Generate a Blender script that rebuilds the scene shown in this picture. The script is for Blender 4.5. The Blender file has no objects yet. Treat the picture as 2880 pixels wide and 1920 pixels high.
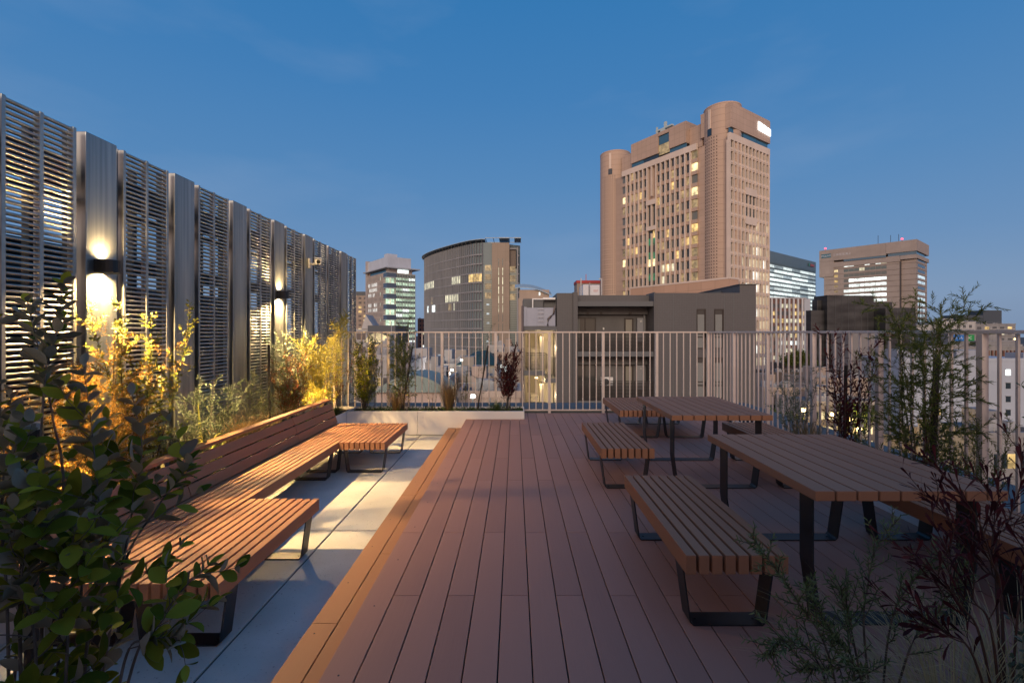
import bpy, bmesh, math, random
from mathutils import Vector, Matrix, Euler
R = math.radians
D = bpy.data
scene = bpy.context.scene
COL = scene.collection

# ------------------------------------------------------------------ camera
CAMZ, F = 1.457, 1290.0           # eye above the deck (m), focal length in photo pixels (2880 wide)
VX, VY = 1448.0, 934.5            # principal point in photo pixels
cam = D.cameras.new('camera')
cam.sensor_fit = 'HORIZONTAL'; cam.sensor_width = 36.0
cam.lens = 36.0 * F / 2880.0
cam.shift_x = -(VX - 1440.0) / 2880.0
cam.shift_y = (VY - 960.0) / 2880.0
cam.clip_start = 0.05; cam.clip_end = 4000
camo = D.objects.new('camera', cam); COL.objects.link(camo)
camo.location = (0, 0, CAMZ); camo.rotation_euler = (R(90), 0, 0)
scene.camera = camo

# ------------------------------------------------------------------ render settings
scene.view_settings.view_transform = 'Standard'
scene.view_settings.look = 'None'
scene.view_settings.exposure = 0.0
scene.view_settings.gamma = 1.0
scene.render.engine = 'CYCLES'
cy = scene.cycles
cy.use_denoising = True
cy.max_bounces = 6; cy.diffuse_bounces = 3; cy.glossy_bounces = 3; cy.transmission_bounces = 3
cy.transparent_max_bounces = 6
cy.sample_clamp_indirect = 4.0
cy.caustics_reflective = False; cy.caustics_refractive = False

# ------------------------------------------------------------------ dusk sky
SUN_EL, SUN_AZ = R(2.0), R(191.0)      # sun just down behind the camera (compass: 0 = +Y, clockwise)
world = D.worlds.new('World'); scene.world = world; world.use_nodes = True
nt = world.node_tree; nt.nodes.clear()
def wn(t, **k):
    n = nt.nodes.new(t)
    for a, b in k.items(): setattr(n, a, b)
    return n
out = wn('ShaderNodeOutputWorld'); bg = wn('ShaderNodeBackground')
tc = wn('ShaderNodeTexCoord'); sep = wn('ShaderNodeSeparateXYZ')
nt.links.new(tc.outputs['Generated'], sep.inputs[0])
ramp = wn('ShaderNodeValToRGB'); cr = ramp.color_ramp
stops = [(0.0, (.185, .275, .42)), (.06, (.185, .295, .475)), (.16, (.125, .255, .475)), (.30, (.078, .225, .47)),
         (.45, (.046, .195, .455)), (.60, (.027, .175, .435)), (1.0, (.016, .12, .34))]
cr.elements[0].position = stops[0][0]; cr.elements[0].color = (*stops[0][1], 1)
cr.elements[1].position = stops[-1][0]; cr.elements[1].color = (*stops[-1][1], 1)
for p, c in stops[1:-1]:
    e = cr.elements.new(p); e.color = (*c, 1)
nt.links.new(sep.outputs['Z'], ramp.inputs[0])
# thin high cloud
mp = wn('ShaderNodeMapping'); mp.inputs['Scale'].default_value = (1.2, 1.2, 4.0)
noi = wn('ShaderNodeTexNoise'); noi.inputs['Scale'].default_value = 2.2; noi.inputs['Detail'].default_value = 6
nt.links.new(tc.outputs['Generated'], mp.inputs[0]); nt.links.new(mp.outputs[0], noi.inputs['Vector'])
cl = wn('ShaderNodeMapRange'); cl.inputs[1].default_value = .50; cl.inputs[2].default_value = .80
cl.inputs[3].default_value = 0; cl.inputs[4].default_value = .30
nt.links.new(noi.outputs[0], cl.inputs[0])
mixc = wn('ShaderNodeMixRGB'); mixc.inputs[2].default_value = (.22, .33, .53, 1)
nt.links.new(cl.outputs[0], mixc.inputs[0]); nt.links.new(ramp.outputs[0], mixc.inputs[1])
# afterglow of the set sun, low in the sky behind the camera
sx, sy = math.sin(SUN_AZ), math.cos(SUN_AZ)
dotn = wn('ShaderNodeVectorMath', operation='DOT_PRODUCT'); dotn.inputs[1].default_value = (sx, sy, 0.0)
nt.links.new(tc.outputs['Generated'], dotn.inputs[0])
glow1 = wn('ShaderNodeMapRange'); glow1.interpolation_type = 'SMOOTHSTEP'
glow1.inputs[1].default_value = -.05; glow1.inputs[2].default_value = 1.0
nt.links.new(dotn.outputs['Value'], glow1.inputs[0])
gl2 = wn('ShaderNodeMath', operation='SUBTRACT'); gl2.inputs[0].default_value = 1.0
ab = wn('ShaderNodeMath', operation='ABSOLUTE'); nt.links.new(sep.outputs['Z'], ab.inputs[0])
nt.links.new(ab.outputs[0], gl2.inputs[1])
gl3 = wn('ShaderNodeMath', operation='POWER'); gl3.inputs[1].default_value = 1.25; nt.links.new(gl2.outputs[0], gl3.inputs[0])
gl4 = wn('ShaderNodeMath', operation='MULTIPLY'); nt.links.new(glow1.outputs[0], gl4.inputs[0]); nt.links.new(gl3.outputs[0], gl4.inputs[1])
mixg = wn('ShaderNodeMixRGB'); mixg.inputs[2].default_value = (1.55, 1.0, .74, 1)
nt.links.new(gl4.outputs[0], mixg.inputs[0]); nt.links.new(mixc.outputs[0], mixg.inputs[1])
# a share of the physical twilight sky
sky = wn('ShaderNodeTexSky'); sky.sky_type = 'NISHITA'; sky.sun_disc = False
sky.sun_elevation = SUN_EL; sky.sun_rotation = SUN_AZ
skm = wn('ShaderNodeMixRGB', blend_type='ADD'); skm.inputs[0].default_value = .015
nt.links.new(mixg.outputs[0], skm.inputs[1]); nt.links.new(sky.outputs[0], skm.inputs[2])
nt.links.new(skm.outputs[0], bg.inputs[0]); bg.inputs[1].default_value = 1.0
nt.links.new(bg.outputs[0], out.inputs[0])

sun = D.lights.new('sun', 'SUN'); sun.energy = 1.45; sun.angle = R(20); sun.color = (1.0, .81, .62)
suno = D.objects.new('sun', sun); COL.objects.link(suno)
SDIR = Vector((sx * math.cos(R(19)), sy * math.cos(R(19)), math.sin(R(19))))   # towards the glow
suno.rotation_euler = SDIR.to_track_quat('Z', 'Y').to_euler()

# ------------------------------------------------------------------ helpers
def at(px, py, d):
    """photo pixel at a depth -> point of the place"""
    return Vector(((px - VX) * d / F, d, CAMZ - (py - VY) * d / F))

def tag(o, label=None, cat=None, group=None, kind=None):
    if label: o['label'] = label
    if cat: o['category'] = cat
    if group: o['group'] = group
    if kind: o['kind'] = kind
    return o

def empty(name, loc, rz=0.0, label=None, cat=None, group=None):
    o = D.objects.new(name, None); COL.objects.link(o)
    o.empty_display_size = .2
    o.location = loc; o.rotation_euler = (0, 0, rz)
    return tag(o, label, cat, group)

class MB:
    def __init__(s): s.v = []; s.f = []; s.m = []
    def quad(s, a, b, c, d, m=0):
        n = len(s.v); s.v += [tuple(a), tuple(b), tuple(c), tuple(d)]; s.f.append((n, n+1, n+2, n+3)); s.m.append(m)
    def box(s, x0, x1, y0, y1, z0, z1, m=0):
        n = len(s.v)
        s.v += [(x0,y0,z0),(x1,y0,z0),(x1,y1,z0),(x0,y1,z0),(x0,y0,z1),(x1,y0,z1),(x1,y1,z1),(x0,y1,z1)]
        for f in ((0,3,2,1),(4,5,6,7),(0,1,5,4),(1,2,6,5),(2,3,7,6),(3,0,4,7)):
            s.f.append(tuple(n+i for i in f)); s.m.append(m)
        return s
    def hexa(s, p, m=0):
        """8 points: bottom ring then top ring"""
        n = len(s.v); s.v += [tuple(q) for q in p]
        for f in ((0,3,2,1),(4,5,6,7),(0,1,5,4),(1,2,6,5),(2,3,7,6),(3,0,4,7)):
            s.f.append(tuple(n+i for i in f)); s.m.append(m)
        return s
    def prism(s, poly, z0, z1, m=0, cap=True):
        n = len(s.v); k = len(poly)
        s.v += [(p[0], p[1], z0) for p in poly] + [(p[0], p[1], z1) for p in poly]
        for i in range(k):
            j = (i+1) % k; s.f.append((n+i, n+j, n+k+j, n+k+i)); s.m.append(m)
        if cap:
            s.f.append(tuple(n+k+i for i in range(k))); s.m.append(m)
            s.f.append(tuple(n+k-1-i for i in range(k))); s.m.append(m)
        return s
    def tube(s, pts, r, n=6, m=0, caps=True):
        """polyline tube; r a number or a list"""
        pts = [Vector(p) for p in pts]
        rs = r if isinstance(r, (list, tuple)) else [r]*len(pts)
        b0 = len(s.v); ref = None
        for i, p in enumerate(pts):
            d = (pts[min(i+1, len(pts)-1)] - pts[max(i-1, 0)])
            if d.length < 1e-9: d = Vector((0,0,1))
            d.normalize()
            if ref is None: ref = Vector((0,0,1)) if abs(d.z) < .9 else Vector((1,0,0))
            a = d.cross(ref); a.normalize(); b = d.cross(a); ref = b if abs(d.dot(b)) < .9 else ref
            ref = -b.cross(d).cross(d) if False else ref
            for k in range(n):
                t = 2*math.pi*k/n
                q = p + a*(rs[i]*math.cos(t)) + b*(rs[i]*math.sin(t)); s.v.append((q.x, q.y, q.z))
            ref = Vector((0,0,1)) if abs(d.z) < .9 else Vector((1,0,0))
        for i in range(len(pts)-1):
            for k in range(n):
                l = (k+1) % n
                s.f.append((b0+i*n+k, b0+i*n+l, b0+(i+1)*n+l, b0+(i+1)*n+k)); s.m.append(m)
        if caps:
            s.f.append(tuple(b0+n-1-k for k in range(n))); s.m.append(m)
            e = b0+(len(pts)-1)*n
            s.f.append(tuple(e+k for k in range(n))); s.m.append(m)
        return s
    def build(s, name, mats, parent=None, smooth=False, bevel=0.0, kind=None):
        me = D.meshes.new(name); me.from_pydata(s.v, [], s.f)
        if not isinstance(mats, (list, tuple)): mats = [mats]
        for m in mats: me.materials.append(m)
        if len(mats) > 1: me.polygons.foreach_set('material_index', s.m)
        if smooth: me.polygons.foreach_set('use_smooth', [True]*len(me.polygons))
        me.update()
        o = D.objects.new(name, me); COL.objects.link(o)
        if parent: o.parent = parent
        if bevel:
            b = o.modifiers.new('bevel', 'BEVEL'); b.width = bevel; b.segments = 2; b.limit_method = 'ANGLE'
            b.angle_limit = R(50); b.harden_normals = False
        if kind: o['kind'] = kind
        return o

def part(name, m, parent, *boxes, bevel=0.0, smooth=False):
    b = MB()
    for q in boxes: b.box(*q)
    return b.build(name, m, parent, bevel=bevel, smooth=smooth)

def copy_tree(o, parent=None):
    c = o.copy(); COL.objects.link(c)
    if parent: c.parent = parent
    for ch in list(o.children): copy_tree(ch, c)
    return c

# ------------------------------------------------------------------ materials
MATS = {}
def mat(name, col, rough=.6, metal=0.0, spec=.5):
    m = D.materials.new(name); m.use_nodes = True
    p = m.node_tree.nodes['Principled BSDF']
    p.inputs['Base Color'].default_value = (*col, 1); p.inputs['Roughness'].default_value = rough
    p.inputs['Metallic'].default_value = metal; p.inputs['Specular IOR Level'].default_value = spec
    MATS[name] = m
    return m
def N(m, t, **k):
    n = m.node_tree.nodes.new(t)
    for a, b in k.items(): setattr(n, a, b)
    return n
def L(m, a, b): m.node_tree.links.new(a, b)
def P(m): return m.node_tree.nodes['Principled BSDF']

def noisy(m, col_a, col_b, scale=(1,1,1), nscale=5.0, detail=5.0, bump=0.0, lo=.35, hi=.65, rough=None, coord='Object', bdist=.01):
    """two-tone wear by noise, optional bump and roughness span"""
    t = N(m, 'ShaderNodeTexCoord'); mp = N(m, 'ShaderNodeMapping'); mp.inputs['Scale'].default_value = scale
    no = N(m, 'ShaderNodeTexNoise'); no.inputs['Scale'].default_value = nscale; no.inputs['Detail'].default_value = detail
    L(m, t.outputs[coord], mp.inputs[0]); L(m, mp.outputs[0], no.inputs['Vector'])
    r = N(m, 'ShaderNodeValToRGB'); r.color_ramp.elements[0].position = lo; r.color_ramp.elements[1].position = hi
    r.color_ramp.elements[0].color = (*col_a, 1); r.color_ramp.elements[1].color = (*col_b, 1)
    L(m, no.outputs[0], r.inputs[0]); L(m, r.outputs[0], P(m).inputs['Base Color'])
    if bump:
        b = N(m, 'ShaderNodeBump'); b.inputs['Strength'].default_value = bump; b.inputs['Distance'].default_value = bdist
        L(m, no.outputs[0], b.inputs['Height']); L(m, b.outputs[0], P(m).inputs['Normal'])
    if rough:
        mr = N(m, 'ShaderNodeMapRange'); mr.inputs[3].default_value = rough[0]; mr.inputs[4].default_value = rough[1]
        L(m, no.outputs[0], mr.inputs[0]); L(m, mr.outputs[0], P(m).inputs['Roughness'])
    return no, r

def wood(name, c0, c1, pitch, off):
    """brushed wood-plastic boards: fine streaks along Y, a tone of its own per board"""
    m = mat(name, c0, .62, spec=.35)
    t = N(m, 'ShaderNodeTexCoord'); mp = N(m, 'ShaderNodeMapping'); mp.inputs['Scale'].default_value = (260, 3.0, 60)
    no = N(m, 'ShaderNodeTexNoise'); no.inputs['Scale'].default_value = 1.0; no.inputs['Detail'].default_value = 4
    L(m, t.outputs['Object'], mp.inputs[0]); L(m, mp.outputs[0], no.inputs['Vector'])
    ri = N(m, 'ShaderNodeNewGeometry')
    big = N(m, 'ShaderNodeTexNoise'); big.inputs['Scale'].default_value = 1.3; big.inputs['Detail'].default_value = 3
    L(m, t.outputs['Object'], big.inputs['Vector'])
    a1 = N(m, 'ShaderNodeMath', operation='MULTIPLY'); a1.inputs[1].default_value = .58; L(m, no.outputs[0], a1.inputs[0])
    a2 = N(m, 'ShaderNodeMath', operation='MULTIPLY_ADD'); a2.inputs[1].default_value = .60; L(m, ri.outputs['Random Per Island'], a2.inputs[0]); L(m, a1.outputs[0], a2.inputs[2])
    a3 = N(m, 'ShaderNodeMath', operation='MULTIPLY_ADD'); a3.inputs[1].default_value = .50; L(m, big.outputs[0], a3.inputs[0]); L(m, a2.outputs[0], a3.inputs[2])
    r = N(m, 'ShaderNodeValToRGB'); r.color_ramp.elements[0].position = .2; r.color_ramp.elements[1].position = 1.3
    r.color_ramp.elements[0].color = (*c0, 1); r.color_ramp.elements[1].color = (*c1, 1)
    L(m, a3.outputs[0], r.inputs[0]); L(m, r.outputs[0], P(m).inputs['Base Color'])
    b = N(m, 'ShaderNodeBump'); b.inputs['Strength'].default_value = .25; b.inputs['Distance'].default_value = .002
    L(m, no.outputs[0], b.inputs['Height']); L(m, b.outputs[0], P(m).inputs['Normal'])
    mr = N(m, 'ShaderNodeMapRange'); mr.inputs[3].default_value = .5; mr.inputs[4].default_value = .75
    L(m, big.outputs[0], mr.inputs[0]); L(m, mr.outputs[0], P(m).inputs['Roughness'])
    return m

M_DECK = wood('deck_boards', (.315, .160, .122), (.415, .215, .162), .15, 0)
M_STEP = wood('step_boards', (.33, .162, .082), (.40, .20, .10), .15, 0)
M_SEAT = wood('seat_slats', (.310, .143, .076), (.385, .178, .096), .063, 0)
M_VOID = mat('dark_gap', (.012, .012, .014), .9)

M_CONC = mat('concrete_slabs', (.5, .49, .47), .8, spec=.3)
no, r = noisy(M_CONC, (.50, .485, .445), (.67, .655, .61), (1, 1, 1), 1.7, 12, .15, .32, .66)
# sparse dark stains and specks over the slabs
t = N(M_CONC, 'ShaderNodeTexCoord'); sp = N(M_CONC, 'ShaderNodeTexNoise'); sp.inputs['Scale'].default_value = 55; sp.inputs['Detail'].default_value = 3
L(M_CONC, t.outputs['Object'], sp.inputs['Vector'])
sr = N(M_CONC, 'ShaderNodeMapRange'); sr.inputs[1].default_value = .63; sr.inputs[2].default_value = .75; sr.inputs[3].default_value = 0; sr.inputs[4].default_value = .7
L(M_CONC, sp.outputs[0], sr.inputs[0])
mx = N(M_CONC, 'ShaderNodeMixRGB'); mx.inputs[2].default_value = (.16, .15, .13, 1)
L(M_CONC, sr.outputs[0], mx.inputs[0]); L(M_CONC, r.outputs[0], mx.inputs[1]); L(M_CONC, mx.outputs[0], P(M_CONC).inputs['Base Color'])

M_STEEL = mat('black_steel', (.014, .015, .017), .42, 0.0, .5)
noisy(M_STEEL, (.011, .012, .014), (.022, .023, .026), (1,1,1), 14, 4, .05, rough=(.32, .5))
M_GALV = mat('galvanised_steel', (.5, .5, .48), .38, 1.0)
no, r = noisy(M_GALV, (.25, .27, .27), (.45, .465, .46), (4, 7, .22), 3.0, 8, .03, .3, .72, rough=(.34, .52))
M_GALVF = mat('grille_steel', (.42, .42, .4), .34, 1.0)
noisy(M_GALVF, (.30, .31, .305), (.47, .475, .455), (1, 1, 1), 7.0, 5, 0, .3, .7, rough=(.36, .5))
M_DARKST = mat('dark_beam', (.04, .045, .05), .55, .6)
noisy(M_DARKST, (.025, .03, .035), (.07, .075, .08), (1,1,1), 4, 6, .05)
M_FENCE = mat('beige_fence_paint', (.66, .54, .47), .42, .1)
M_FENCEN = noisy(M_FENCE, (.64, .525, .455), (.70, .58, .505), (1,1,1), 9, 4, 0)
M_PLANT = mat('planter_paint', (.74, .70, .68), .45)
noisy(M_PLANT, (.70, .66, .64), (.77, .735, .715), (.6, .6, 2.5), 2.0, 6, 0)
M_SOIL = mat('soil', (.03, .022, .015), .95)
noisy(M_SOIL, (.018, .013, .009), (.06, .042, .025), (1,1,1), 30, 6, .8, bdist=.03)
M_COPING = mat('parapet_metal', (.10, .12, .14), .6, .1)
noisy(M_COPING, (.075, .082, .088), (.10, .11, .115), (.3, 1, 1), 3, 4, 0)
M_LAMPB = mat('lamp_black', (.012, .012, .012), .35)
M_WHITEP = mat('white_plastic', (.72, .72, .70), .35)
M_BARK = mat('bark', (.09, .06, .04), .85)
noisy(M_BARK, (.05, .034, .022), (.15, .11, .075), (1, 1, .25), 60, 4, .4)
M_BARKG = mat('grey_twig', (.12, .095, .08), .85)
noisy(M_BARKG, (.08, .065, .052), (.18, .145, .12), (1, 1, .3), 60, 4, .3)
M_STAKE = mat('stake_wood', (.018, .014, .012), .8)
noisy(M_STAKE, (.010, .008, .007), (.03, .024, .02), (1, 1, .2), 30, 4, .3)
M_CAP = mat('zinc_cap', (.6, .62, .64), .3, 1.0)

def leafmat(name, c0, c1, rough=.45, trans=.35, spec=.4):
    m = D.materials.new(name); m.use_nodes = True; MATS[name] = m
    p = P(m); p.inputs['Roughness'].default_value = rough; p.inputs['Specular IOR Level'].default_value = spec
    g = N(m, 'ShaderNodeNewGeometry')
    r = N(m, 'ShaderNodeValToRGB'); r.color_ramp.elements[0].color = (*c0, 1); r.color_ramp.elements[1].color = (*c1, 1)
    L(m, g.outputs['Random Per Island'], r.inputs[0]); L(m, r.outputs[0], p.inputs['Base Color'])
    tr = N(m, 'ShaderNodeBsdfTranslucent'); mx = N(m, 'ShaderNodeMixShader'); mx.inputs[0].default_value = trans
    L(m, r.outputs[0], tr.inputs[0]); L(m, p.outputs[0], mx.inputs[1]); L(m, tr.outputs[0], mx.inputs[2])
    o = [n for n in m.node_tree.nodes if n.type == 'OUTPUT_MATERIAL'][0]
    L(m, mx.outputs[0], o.inputs[0])
    return m
M_FEI = leafmat('broad_leaf_upper', (.07, .115, .012), (.36, .36, .04), .6, .35, .05)
M_FEIU = leafmat('broad_leaf_under', (.30, .275, .21), (.44, .40, .31), .75, .15, .15)
M_FEI2 = leafmat('yellow_green_leaf', (.16, .20, .03), (.34, .30, .06), .4, .35)
M_ORANGE = leafmat('dry_needle', (.40, .21, .04), (.60, .36, .08), .6, .4, .2)
M_YELL = leafmat('yellow_needle', (.24, .23, .04), (.42, .36, .08), .55, .4, .2)
M_GRNF = leafmat('dark_needle', (.05, .08, .016), (.16, .18, .045), .6, .3, .1)
M_OLIVE = leafmat('olive_leaf', (.07, .105, .06), (.20, .23, .15), .5, .3, .3)
M_PURP = leafmat('purple_leaf', (.050, .012, .014), (.13, .030, .030), .6, .3, .10)
M_RED = leafmat('red_leaf', (.20, .025, .02), (.10, .13, .03), .45, .35, .3)
M_GRASS = leafmat('dry_grass', (.20, .12, .05), (.38, .26, .11), .6, .35, .2)
M_STRAW = leafmat('straw_grass', (.42, .32, .15), (.62, .50, .28), .6, .35, .2)
M_GREENG = leafmat('green_groundcover', (.04, .08, .02), (.13, .17, .04), .5, .3, .3)
M_STRAP = leafmat('strap_leaf', (.20, .22, .04), (.34, .34, .08), .4, .35)
M_ROSEM = leafmat('grey_green_needle', (.08, .11, .03), (.24, .27, .12), .55, .3, .15)
# ================================================================== THE TERRACE
FLOOR = -0.272            # concrete slabs below the deck (deck top is z = 0)
FX, FY = 3.508, 8.335     # lines of the right-hand and the far fence
WX = -3.42                # face of the louvre screen

# deck
b = MB()
x = -0.8206; k = -1
gap = .006
while x < FX - .02:
    x1 = min(x + .15 - gap, FX - .02)
    js = [1.354, 3.344, 5.327, 7.317] if k % 2 == 1 else [.55, 2.544, 4.535, 6.52]
    ymax = 7.716 if x1 < .16 else 8.30
    ys = [-1.2] + js + [ymax]
    for a, c in zip(ys[:-1], ys[1:]):
        if c > a: b.box(x, x1, a + (.0015 if a > -1 else 0), c - .0015, -.025, 0)
    x += .15; k += 1
deck = b.build('deck', M_DECK, bevel=.0018, kind='structure')
b = MB(); b.box(-.79, FX, -1.2, 8.3, FLOOR + .01, -.027); b.build('deck_void', M_VOID, deck)
# step in front of the deck edge
b = MB()
for (x0, x1, js) in ((-1.121, -.9815, [.53, 2.533, 4.525, 6.5]), (-.9755, -.8235, [1.33, 3.33, 5.33, 7.3])):
    ys = [-1.2] + js + [7.714]
    for a, c in zip(ys[:-1], ys[1:]): b.box(x0, x1, a + .0015, c - .0015, -.172, -.147)
ys = [-1.2, 1.5, 3.5, 5.5, 7.714]
for a, c in zip(ys[:-1], ys[1:]):
    b.box(-.822, -.802, a + .001, c - .001, -.144, -.0265)
    b.box(-1.112, -1.092, a + .001, c - .001, FLOOR + .004, -.174)
step = b.build('deck_step', M_STEP, bevel=.0018, kind='structure')
b = MB()
for xs, z in ((-1.07, -.147), (-.75, 0.0)):
    y = 1.95
    while y < 7.6:
        for dx in (0,):
            b.prism([(xs + dx + .0045*math.cos(q), y + .0045*math.sin(q)) for q in (i*math.pi/4 for i in range(8))], z, z + .0012)
        y += .497
b.build('screw_head', M_STEEL, step)
b = MB(); b.box(-1.09, -.824, -1.2, 7.7, FLOOR + .006, -.176); b.build('step_void', M_VOID, step)

# concrete slabs
b = MB()
xe = [-3.50, -1.59, -1.0]; ye = [-1.2, .17, 2.09, 4.008, 5.922, 7.86]
for i in range(2):
    for j in range(5):
        b.box(xe[i] + .008, xe[i+1] - .008, ye[j] + .007, ye[j+1] - .007, FLOOR - .05, FLOOR)
paving = b.build('paving', M_CONC, bevel=.003, kind='structure')
b = MB(); b.box(-3.5, -.9, -1.2, 8.3, FLOOR - .09, FLOOR - .012)
b.build('joint_bed', M_VOID, paving)
rng = random.Random(4)
b = MB()
for i in range(260):
    x = rng.uniform(-2.9, -1.14); y = rng.uniform(2.2, 7.6); a = rng.uniform(0, 6.28); l = rng.uniform(.006, .018); w = .0012
    dx, dy = l*math.cos(a), l*math.sin(a); ex, ey = -w*math.sin(a), w*math.cos(a); z = FLOOR + .0015
    b.quad((x-dx, y-dy, z), (x+ex, y+ey, z), (x+dx, y+dy, z), (x-ex, y-ey, z))
lit = b.build('dead_needles', mat('dead_needles', (.08, .055, .03), .9), kind='stuff')

# unseen block added behind the camera: it keeps the low glow off the near half of the deck
ph = empty('shade_block', (1.5, -3.2, FLOOR), 0, 'plain unseen block added behind the viewpoint to shade the near deck', 'shade block')
part('wall', mat('shade_block_render', (.40, .34, .30), .8), ph, (-6.5, 5.5, -4, 0, 0, 3.45))
part('roof_edge', M_DARKST, ph, (-6.6, 5.6, -4.1, .1, 3.453, 3.55))
part('door', mat('shade_block_door', (.10, .10, .11), .5), ph, (-1.4, -.5, .004, .03, .27, 2.3))
# roof slab of the building under everything
b = MB(); b.box(-9, 5.2, -8, 9.9, -2.2, -.45)
b.build('roof_slab', mat('roof_membrane', (.06, .065, .07), .8), kind='structure')

# parapet of the roof edge, beyond the fence
pe = empty('parapet', (0, 9, -.45), label='low roof-edge parapet with a blue grey metal coping, just outside the beige fence', cat='parapet')
def rel(o, boxes, off):
    return [(q[0]-off[0], q[1]-off[0], q[2]-off[1], q[3]-off[1], q[4]-off[2], q[5]-off[2]) for q in boxes]
of = (0, 9, -.45)
part('wall', mat('parapet_wall', (.10, .11, .12), .8), pe, *rel(0, [(-9, 4.8, 8.98, 9.6, -.44, -.06), (4.12, 4.78, -8, 8.97, -.44, -.06)], of))
part('coping', M_COPING, pe, *rel(0, [(-9, 4.84, 8.92, 9.66, -.058, -.02), (4.07, 4.84, -8, 8.915, -.058, -.02)], of), bevel=.006)

# ------------------------------------------------------------------ fence
RAIL0, RAIL1 = 1.447, 1.473
def fence(name, label, loc, rz, length, first_post, post_pitch, first_bal, bal_pitch, group=None):
    r = empty(name, loc, rz, label, 'fence', 'beige bar fences round the deck')
    part('top_rail', M_FENCE, r, (0, length, -.022, .022, RAIL0, RAIL1), bevel=.003)
    part('bottom_rail', M_FENCE, r, (0, length, -.012, .012, .035, .06), bevel=.002)
    posts = []
    x = first_post
    mesh = None
    while x < length + .01:
        if mesh is None:
            o = part('post', M_FENCE, r, (-.024, .024, -.025, .025, -.08, RAIL0 - .001), bevel=.002); mesh = o
        else:
            o = mesh.copy(); COL.objects.link(o)
        o.location = (x, 0, 0); posts.append(x); x += post_pitch
    x = first_bal; mesh = None
    while x < length - .01:
        if min(abs(x - p) for p in posts) > .04:
            if mesh is None:
                o = part('baluster', M_FENCE, r, (-.0085, .0085, -.0085, .0085, .061, RAIL0 - .001)); mesh = o
            else:
                o = mesh.copy(); COL.objects.link(o)
            o.location = (x, 0, 0)
        x += bal_pitch
    return r
# far fence: from x=-3.37 to the corner
fence('bar_fence', 'long beige bar fence across the far end of the deck', (-3.37, FY, 0), 0, 3.37 + FX - .026, .10, .9745, .10 + .9745/8, .9745/8)
# right fence, from the corner towards and past the camera
fence('bar_fence', 'beige bar fence along the right side, behind the picnic tables', (FX, FY, 0), R(-90), FY + 1.2, .02, .9745, .02 + .9745/8, .9745/8)

# ------------------------------------------------------------------ planters
def planter(label, x0, x1, y0, y1, zt, seams=(), lipz=.012):
    r = empty('planter', ((x0+x1)/2, (y0+y1)/2, FLOOR), 0, label, 'planter', 'white steel planters')
    ox, oy, oz = (x0+x1)/2, (y0+y1)/2, FLOOR
    t = .012
    b = MB()
    cuts = [x0] + [s for s in seams] + [x1]
    bx = []
    for a, c in zip(cuts[:-1], cuts[1:]):
        bx.append((a + (.002 if a != x0 else 0), c - (.002 if c != x1 else 0), y0, y0 + t, FLOOR + .012, zt))
        bx.append((a + (.002 if a != x0 else 0), c - (.002 if c != x1 else 0), y0 + t + .0005, y0 + .05, zt - .004, zt - .0005))
    bx += [(x0, x1, y1 - t, y1, FLOOR, zt), (x0, x0 + t, y0 + t + .001, y1 - t - .001, FLOOR, zt - .001), (x1 - t, x1, y0 + t + .001, y1 - t - .001, FLOOR, zt - .001)]
    part('box', M_PLANT, r, *[(q[0]-ox, q[1]-ox, q[2]-oy, q[3]-oy, q[4]-oz, q[5]-oz) for q in bx], bevel=.002)
    s = MB(); nx, ny = max(2, int((x1-x0)/.08)), max(2, int((y1-y0)/.08)); rg = random.Random(int(x0*100))
    for i in range(nx+1):
        for j in range(ny+1):
            s.v.append((x0+t+.002+(x1-x0-2*t-.004)*i/nx-ox, y0+t+.002+(y1-y0-2*t-.004)*j/ny-oy, zt-.045+rg.uniform(-.012, .02)-oz))
    for i in range(nx):
        for j in range(ny):
            a = i*(ny+1)+j; s.f.append((a, a+ny+1, a+ny+2, a+1)); s.m.append(0)
    s.build('soil', M_SOIL, r, smooth=True)
    return r
ZT = .129
planter('white planter along the far fence, its top just above the deck', -2.832, .16, 7.716, 8.24, ZT, (-1.64,))
planter('white planter between the slatted backrest and the louvre screen', WX + .06, -2.836, -.9, 8.24, ZT)
planter('low pale planter running along the right-hand fence', 3.03, FX - .05, -.9, 5.75, ZT)
planter('white planter in the front left corner, under the big broad-leaved shrub', -2.82, -.95, .35, 1.6, ZT)
planter('white planter in the front right corner, under the purple-leaved shrub', .55, 3.02, .35, 1.5, ZT)

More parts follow.
